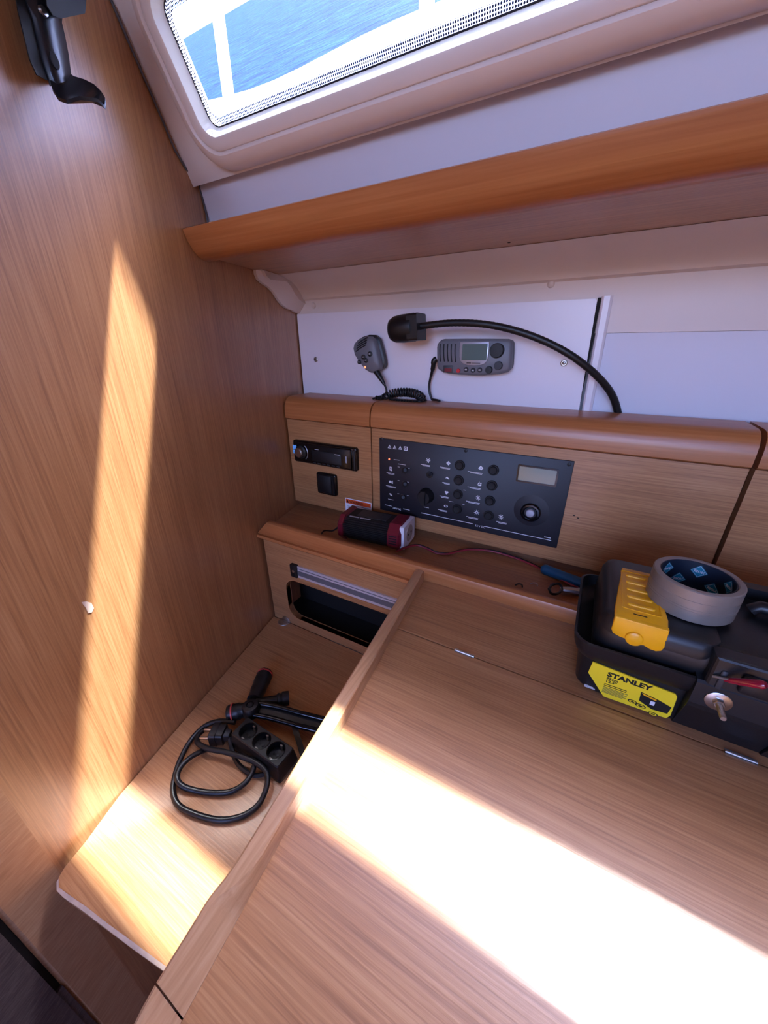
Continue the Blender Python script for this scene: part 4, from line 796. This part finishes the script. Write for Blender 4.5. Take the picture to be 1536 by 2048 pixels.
cord2 = [(508, 1555, .006), (503, 1540, .008), (502, 1530, .010), (503, 1548, .006), (488, 1568, .004), (462, 1583, .002), (430, 1586, .001), (395, 1582, .001), (365, 1572, .006), (354, 1555, .010), (362, 1533, .010), (385, 1512, .008), (415, 1498, .0)]
MB().tube(smoothpath([PZ(x, y, zc_ + h) for x, y, h in [(512, 1526, .008), (508, 1533, .009)] + cord2[3:]], 7), .0041, 10).obj('cord', 'rubber', ps)

# ------------------------------------------------------------------ folding handle tool behind the strip
ht = thing('ratchet_handle_tool', 'black folding tool with red ringed grips behind the power strip', 'tool', (-0.42, 0.31, ZS))
def zp(x, y, h): return PZ(x, y, ZS + h)
pv = zp(502, 1417, .034)
MB(frame(pv - V((0, 0, .014)), (1, 0, 0), (0, 1, 0), (0, 0, 1))).lathe([(.0125, 0), (.0145, .003), (.0145, .020), (.013, .023), (.0065, .024), (.006, .021)], 24).obj('pivot', 'black', ht)
MB(frame(pv + V((0, 0, .008)), (1, 0, 0), (0, 1, 0), (0, 0, 1))).lathe([(.0055, 0), (.0055, .0022), (.003, .0026)], 6).obj('hex_socket', 'dark', ht)
def grip(pts, rad, nm, ring=None):
    g_ = MB().tube(smoothpath(pts, 4), rad, 14).obj(nm, 'rubber', ht)
    if ring:
        a, c, r = ring; MB().tube([a, c], r, 16).obj('ring', 'redring', g_)
A, B_ = zp(508, 1400, .026), zp(531, 1346, .022)
grip([A, A.lerp(B_, .3), A.lerp(B_, .65), A.lerp(B_, .92), B_], [.0130] * 4 + [.0145] * 4 + [.0155] * 4 + [.0145] * 4 + [.010], 'grip', (A.lerp(B_, .90), A.lerp(B_, .94), .0158))
A, B_ = zp(495, 1418, .022), zp(456, 1428, .018)
grip([A, A.lerp(B_, .4), A.lerp(B_, .75), A.lerp(B_, .95), B_], [.0120] * 4 + [.0140] * 4 + [.0148] * 4 + [.0138] * 4 + [.0105], 'grip', (A.lerp(B_, .70), A.lerp(B_, .77), .0157))
A, B_ = zp(512, 1407, .026), zp(578, 1396, .020)
grip([A, A.lerp(B_, .45), A.lerp(B_, .66), A.lerp(B_, .72), A.lerp(B_, .80), A.lerp(B_, .95), B_], [.0085] * 4 + [.0088] * 4 + [.0115] * 4 + [.0105] * 4 + [.0128] * 4 + [.0125] * 4 + [.010], 'spout')
ar = [(505, 1418), (545, 1425), (600, 1440), (640, 1450), (700, 1466)]
for dy, dz, nm in ((0.0095, .004, 'arm_rail'), (-0.0095, -.002, 'arm_rail')):
    MB().tube(smoothpath([zp(x, y, .032 - .010 * i / 4) + V((.25 * dy * 0, dy, dz)) for i, (x, y) in enumerate(ar)], 4), .0046, 10).obj(nm, 'blackgloss', ht)
MB().loft([[tuple(zp(x, y, .028 - .010 * i / 4) + V((0, s * .0095, dz))) for s, dz in ((-1, -.002), (1, .002), (1, .005), (-1, .001))] for i, (x, y) in enumerate(ar)]).obj('arm_web', 'black', ht, smooth=False)
MB().loft([[tuple(zp(x, y, h) + V((-.008, 0, 0))), tuple(zp(x, y, h) + V((.008, 0, 0))), tuple(zp(x, y, h) + V((.008, 0, .0035))), tuple(zp(x, y, h) + V((-.008, 0, .0035)))] for x, y, h in ((588, 1450, .016), (595, 1475, .012), (603, 1500, .006), (610, 1525, .001), (604, 1545, .001))]).obj('strap', 'rubber', ht, smooth=False)

# ------------------------------------------------------------------ black steel bracket high on the bulkhead
bk = thing('wall_bracket', 'black steel hook bracket screwed high on the left bulkhead', 'bracket', tuple(PB(100, 120)))
def bq(pts, w): return [tuple(PB(x, y, w)) for x, y in pts]
bpts = [(20, -60), (46, -60), (75, 60), (105, 150), (108, 168), (72, 150), (58, 120), (34, 20)]
MB().loft([bq(bpts, .0006), bq(bpts, .018), bq([(x + 2, y) for x, y in bpts], .022)]).obj('back_plate', 'blackmatte', bk)
def chan(w0):
    L_ = []
    for x0_, y0_, x1_, y1_ in ((45, -60, 130, -60), (52, 0, 128, 0), (66, 35, 124, 45), (76, 80, 131, 75), (86, 120, 138, 112), (96, 152, 142, 146), (103, 172, 144, 158)):
        a, c = V((x0_, y0_)), V((x1_, y1_)); row = []
        for i in range(7):
            t = i / 6; q = a.lerp(c, t); row.append(tuple(PB(q.x, q.y, w0 + .006 * math.sin(t * math.pi) )))
        row += [tuple(V(r) - NB * .0022) for r in row[::-1]]
        L_.append(row)
    return L_
stp = MB().loft(chan(.024)).obj('strap', 'blackpaint', bk)
hp_ = PB(109, 121, .0305); MB(frame(hp_, V((-TAN, -1, 0)).normalized() * -1, (0, 0, 1), NB)).plate(circ(0, 0, .0042, 16, 1.5, 0), -.0008, .0006).obj('hole', 'dark', stp)
hp_ = PB(88, 22, .0305); MB(frame(hp_, V((-TAN, -1, 0)).normalized() * -1, (0, 0, 1), NB)).lathe([(.004, -.002), (.0035, .0008), (.0015, .0016)], 10).obj('rivet', 'steel', stp)
hk = []
for x0_, y0_, x1_, y1_, w in ((102, 168, 144, 156, .026), (106, 184, 150, 160, .034), (118, 202, 170, 166, .046), (135, 208, 190, 176, .058), (160, 200, 204, 190, .066), (195, 204, 212, 203, .070), (205, 211, 212, 206, .072)):
    a, c = PB(x0_, y0_, w), PB(x1_, y1_, w); m_ = a.lerp(c, .5) - V((0, 0, .004)); hk.append([tuple(a), tuple(m_), tuple(c), tuple(c + V((0, 0, .0028))), tuple(m_ + V((0, 0, .0028))), tuple(a + V((0, 0, .0028)))])
MB().loft(hk).obj('hook', 'blackpaint', bk)
tpz = [(88, -60), (175, -60), (170, 10), (168, 26), (120, 36), (104, 30), (92, 10)]
MB().loft([bq(tpz, .016), bq(tpz, .046), bq([(x + 2, y + 1) for x, y in tpz], .05)]).obj('clamp_block', 'blackmatte', bk)

# ------------------------------------------------------------------ outside the window
struct(MB().loft([[(-30, 2.0, 0.75), (12, 2.0, 0.75), (12, 16.0, 12.2), (-30, 16.0, 12.2)], [(-30, 2.0, 0.70), (12, 2.0, 0.70), (12, 16.0, 12.1), (-30, 16.0, 12.1)]]).obj('sea_surface', 'water', smooth=False), 'blue rippled water seen through the window', 'water')
def gun(z0, amp, y):
    return [(x, y, z0 + amp * math.sin(x * 3.1 + .7) + .6 * amp * math.sin(x * 7.3)) for x in [-2.2 + .1 * i for i in range(46)]]
top = gun(.72, .015, 1.15)
tag(MB().loft([[p, (p[0], 1.19, p[2]), (p[0], 1.19, .2), (p[0], 1.15, .2)] for p in top]).obj('bulwark', 'deck'), 'sunlit white bulwark along the deck edge outside the window', 'bulwark')
struct(MB().box(-2.2, 2.3, 0.56, 1.15, .16, .20).obj('side_deck', 'deck', smooth=False), 'sunlit white side deck outside the window', 'deck')
for q, lab_ in ((440, 'white stanchion post outside the window, left one'), (852, 'white stanchion post outside the window, right one')):
    p = PY(q, 60, 1.08); t = thing('stanchion', lab_, 'post', (p.x, 1.08, .20), 'stanchions on the deck edge')
    MB().tube([(p.x, 1.08, .2), (p.x, 1.08, 1.45)], .017, 12).obj('tube', 'deck', t)
    MB(frame((p.x, 1.08, .2), (1, 0, 0), (0, 1, 0), (0, 0, 1))).lathe([(.04, 0), (.04, .01), (.024, .05)], 16).obj('foot', 'deck', t)
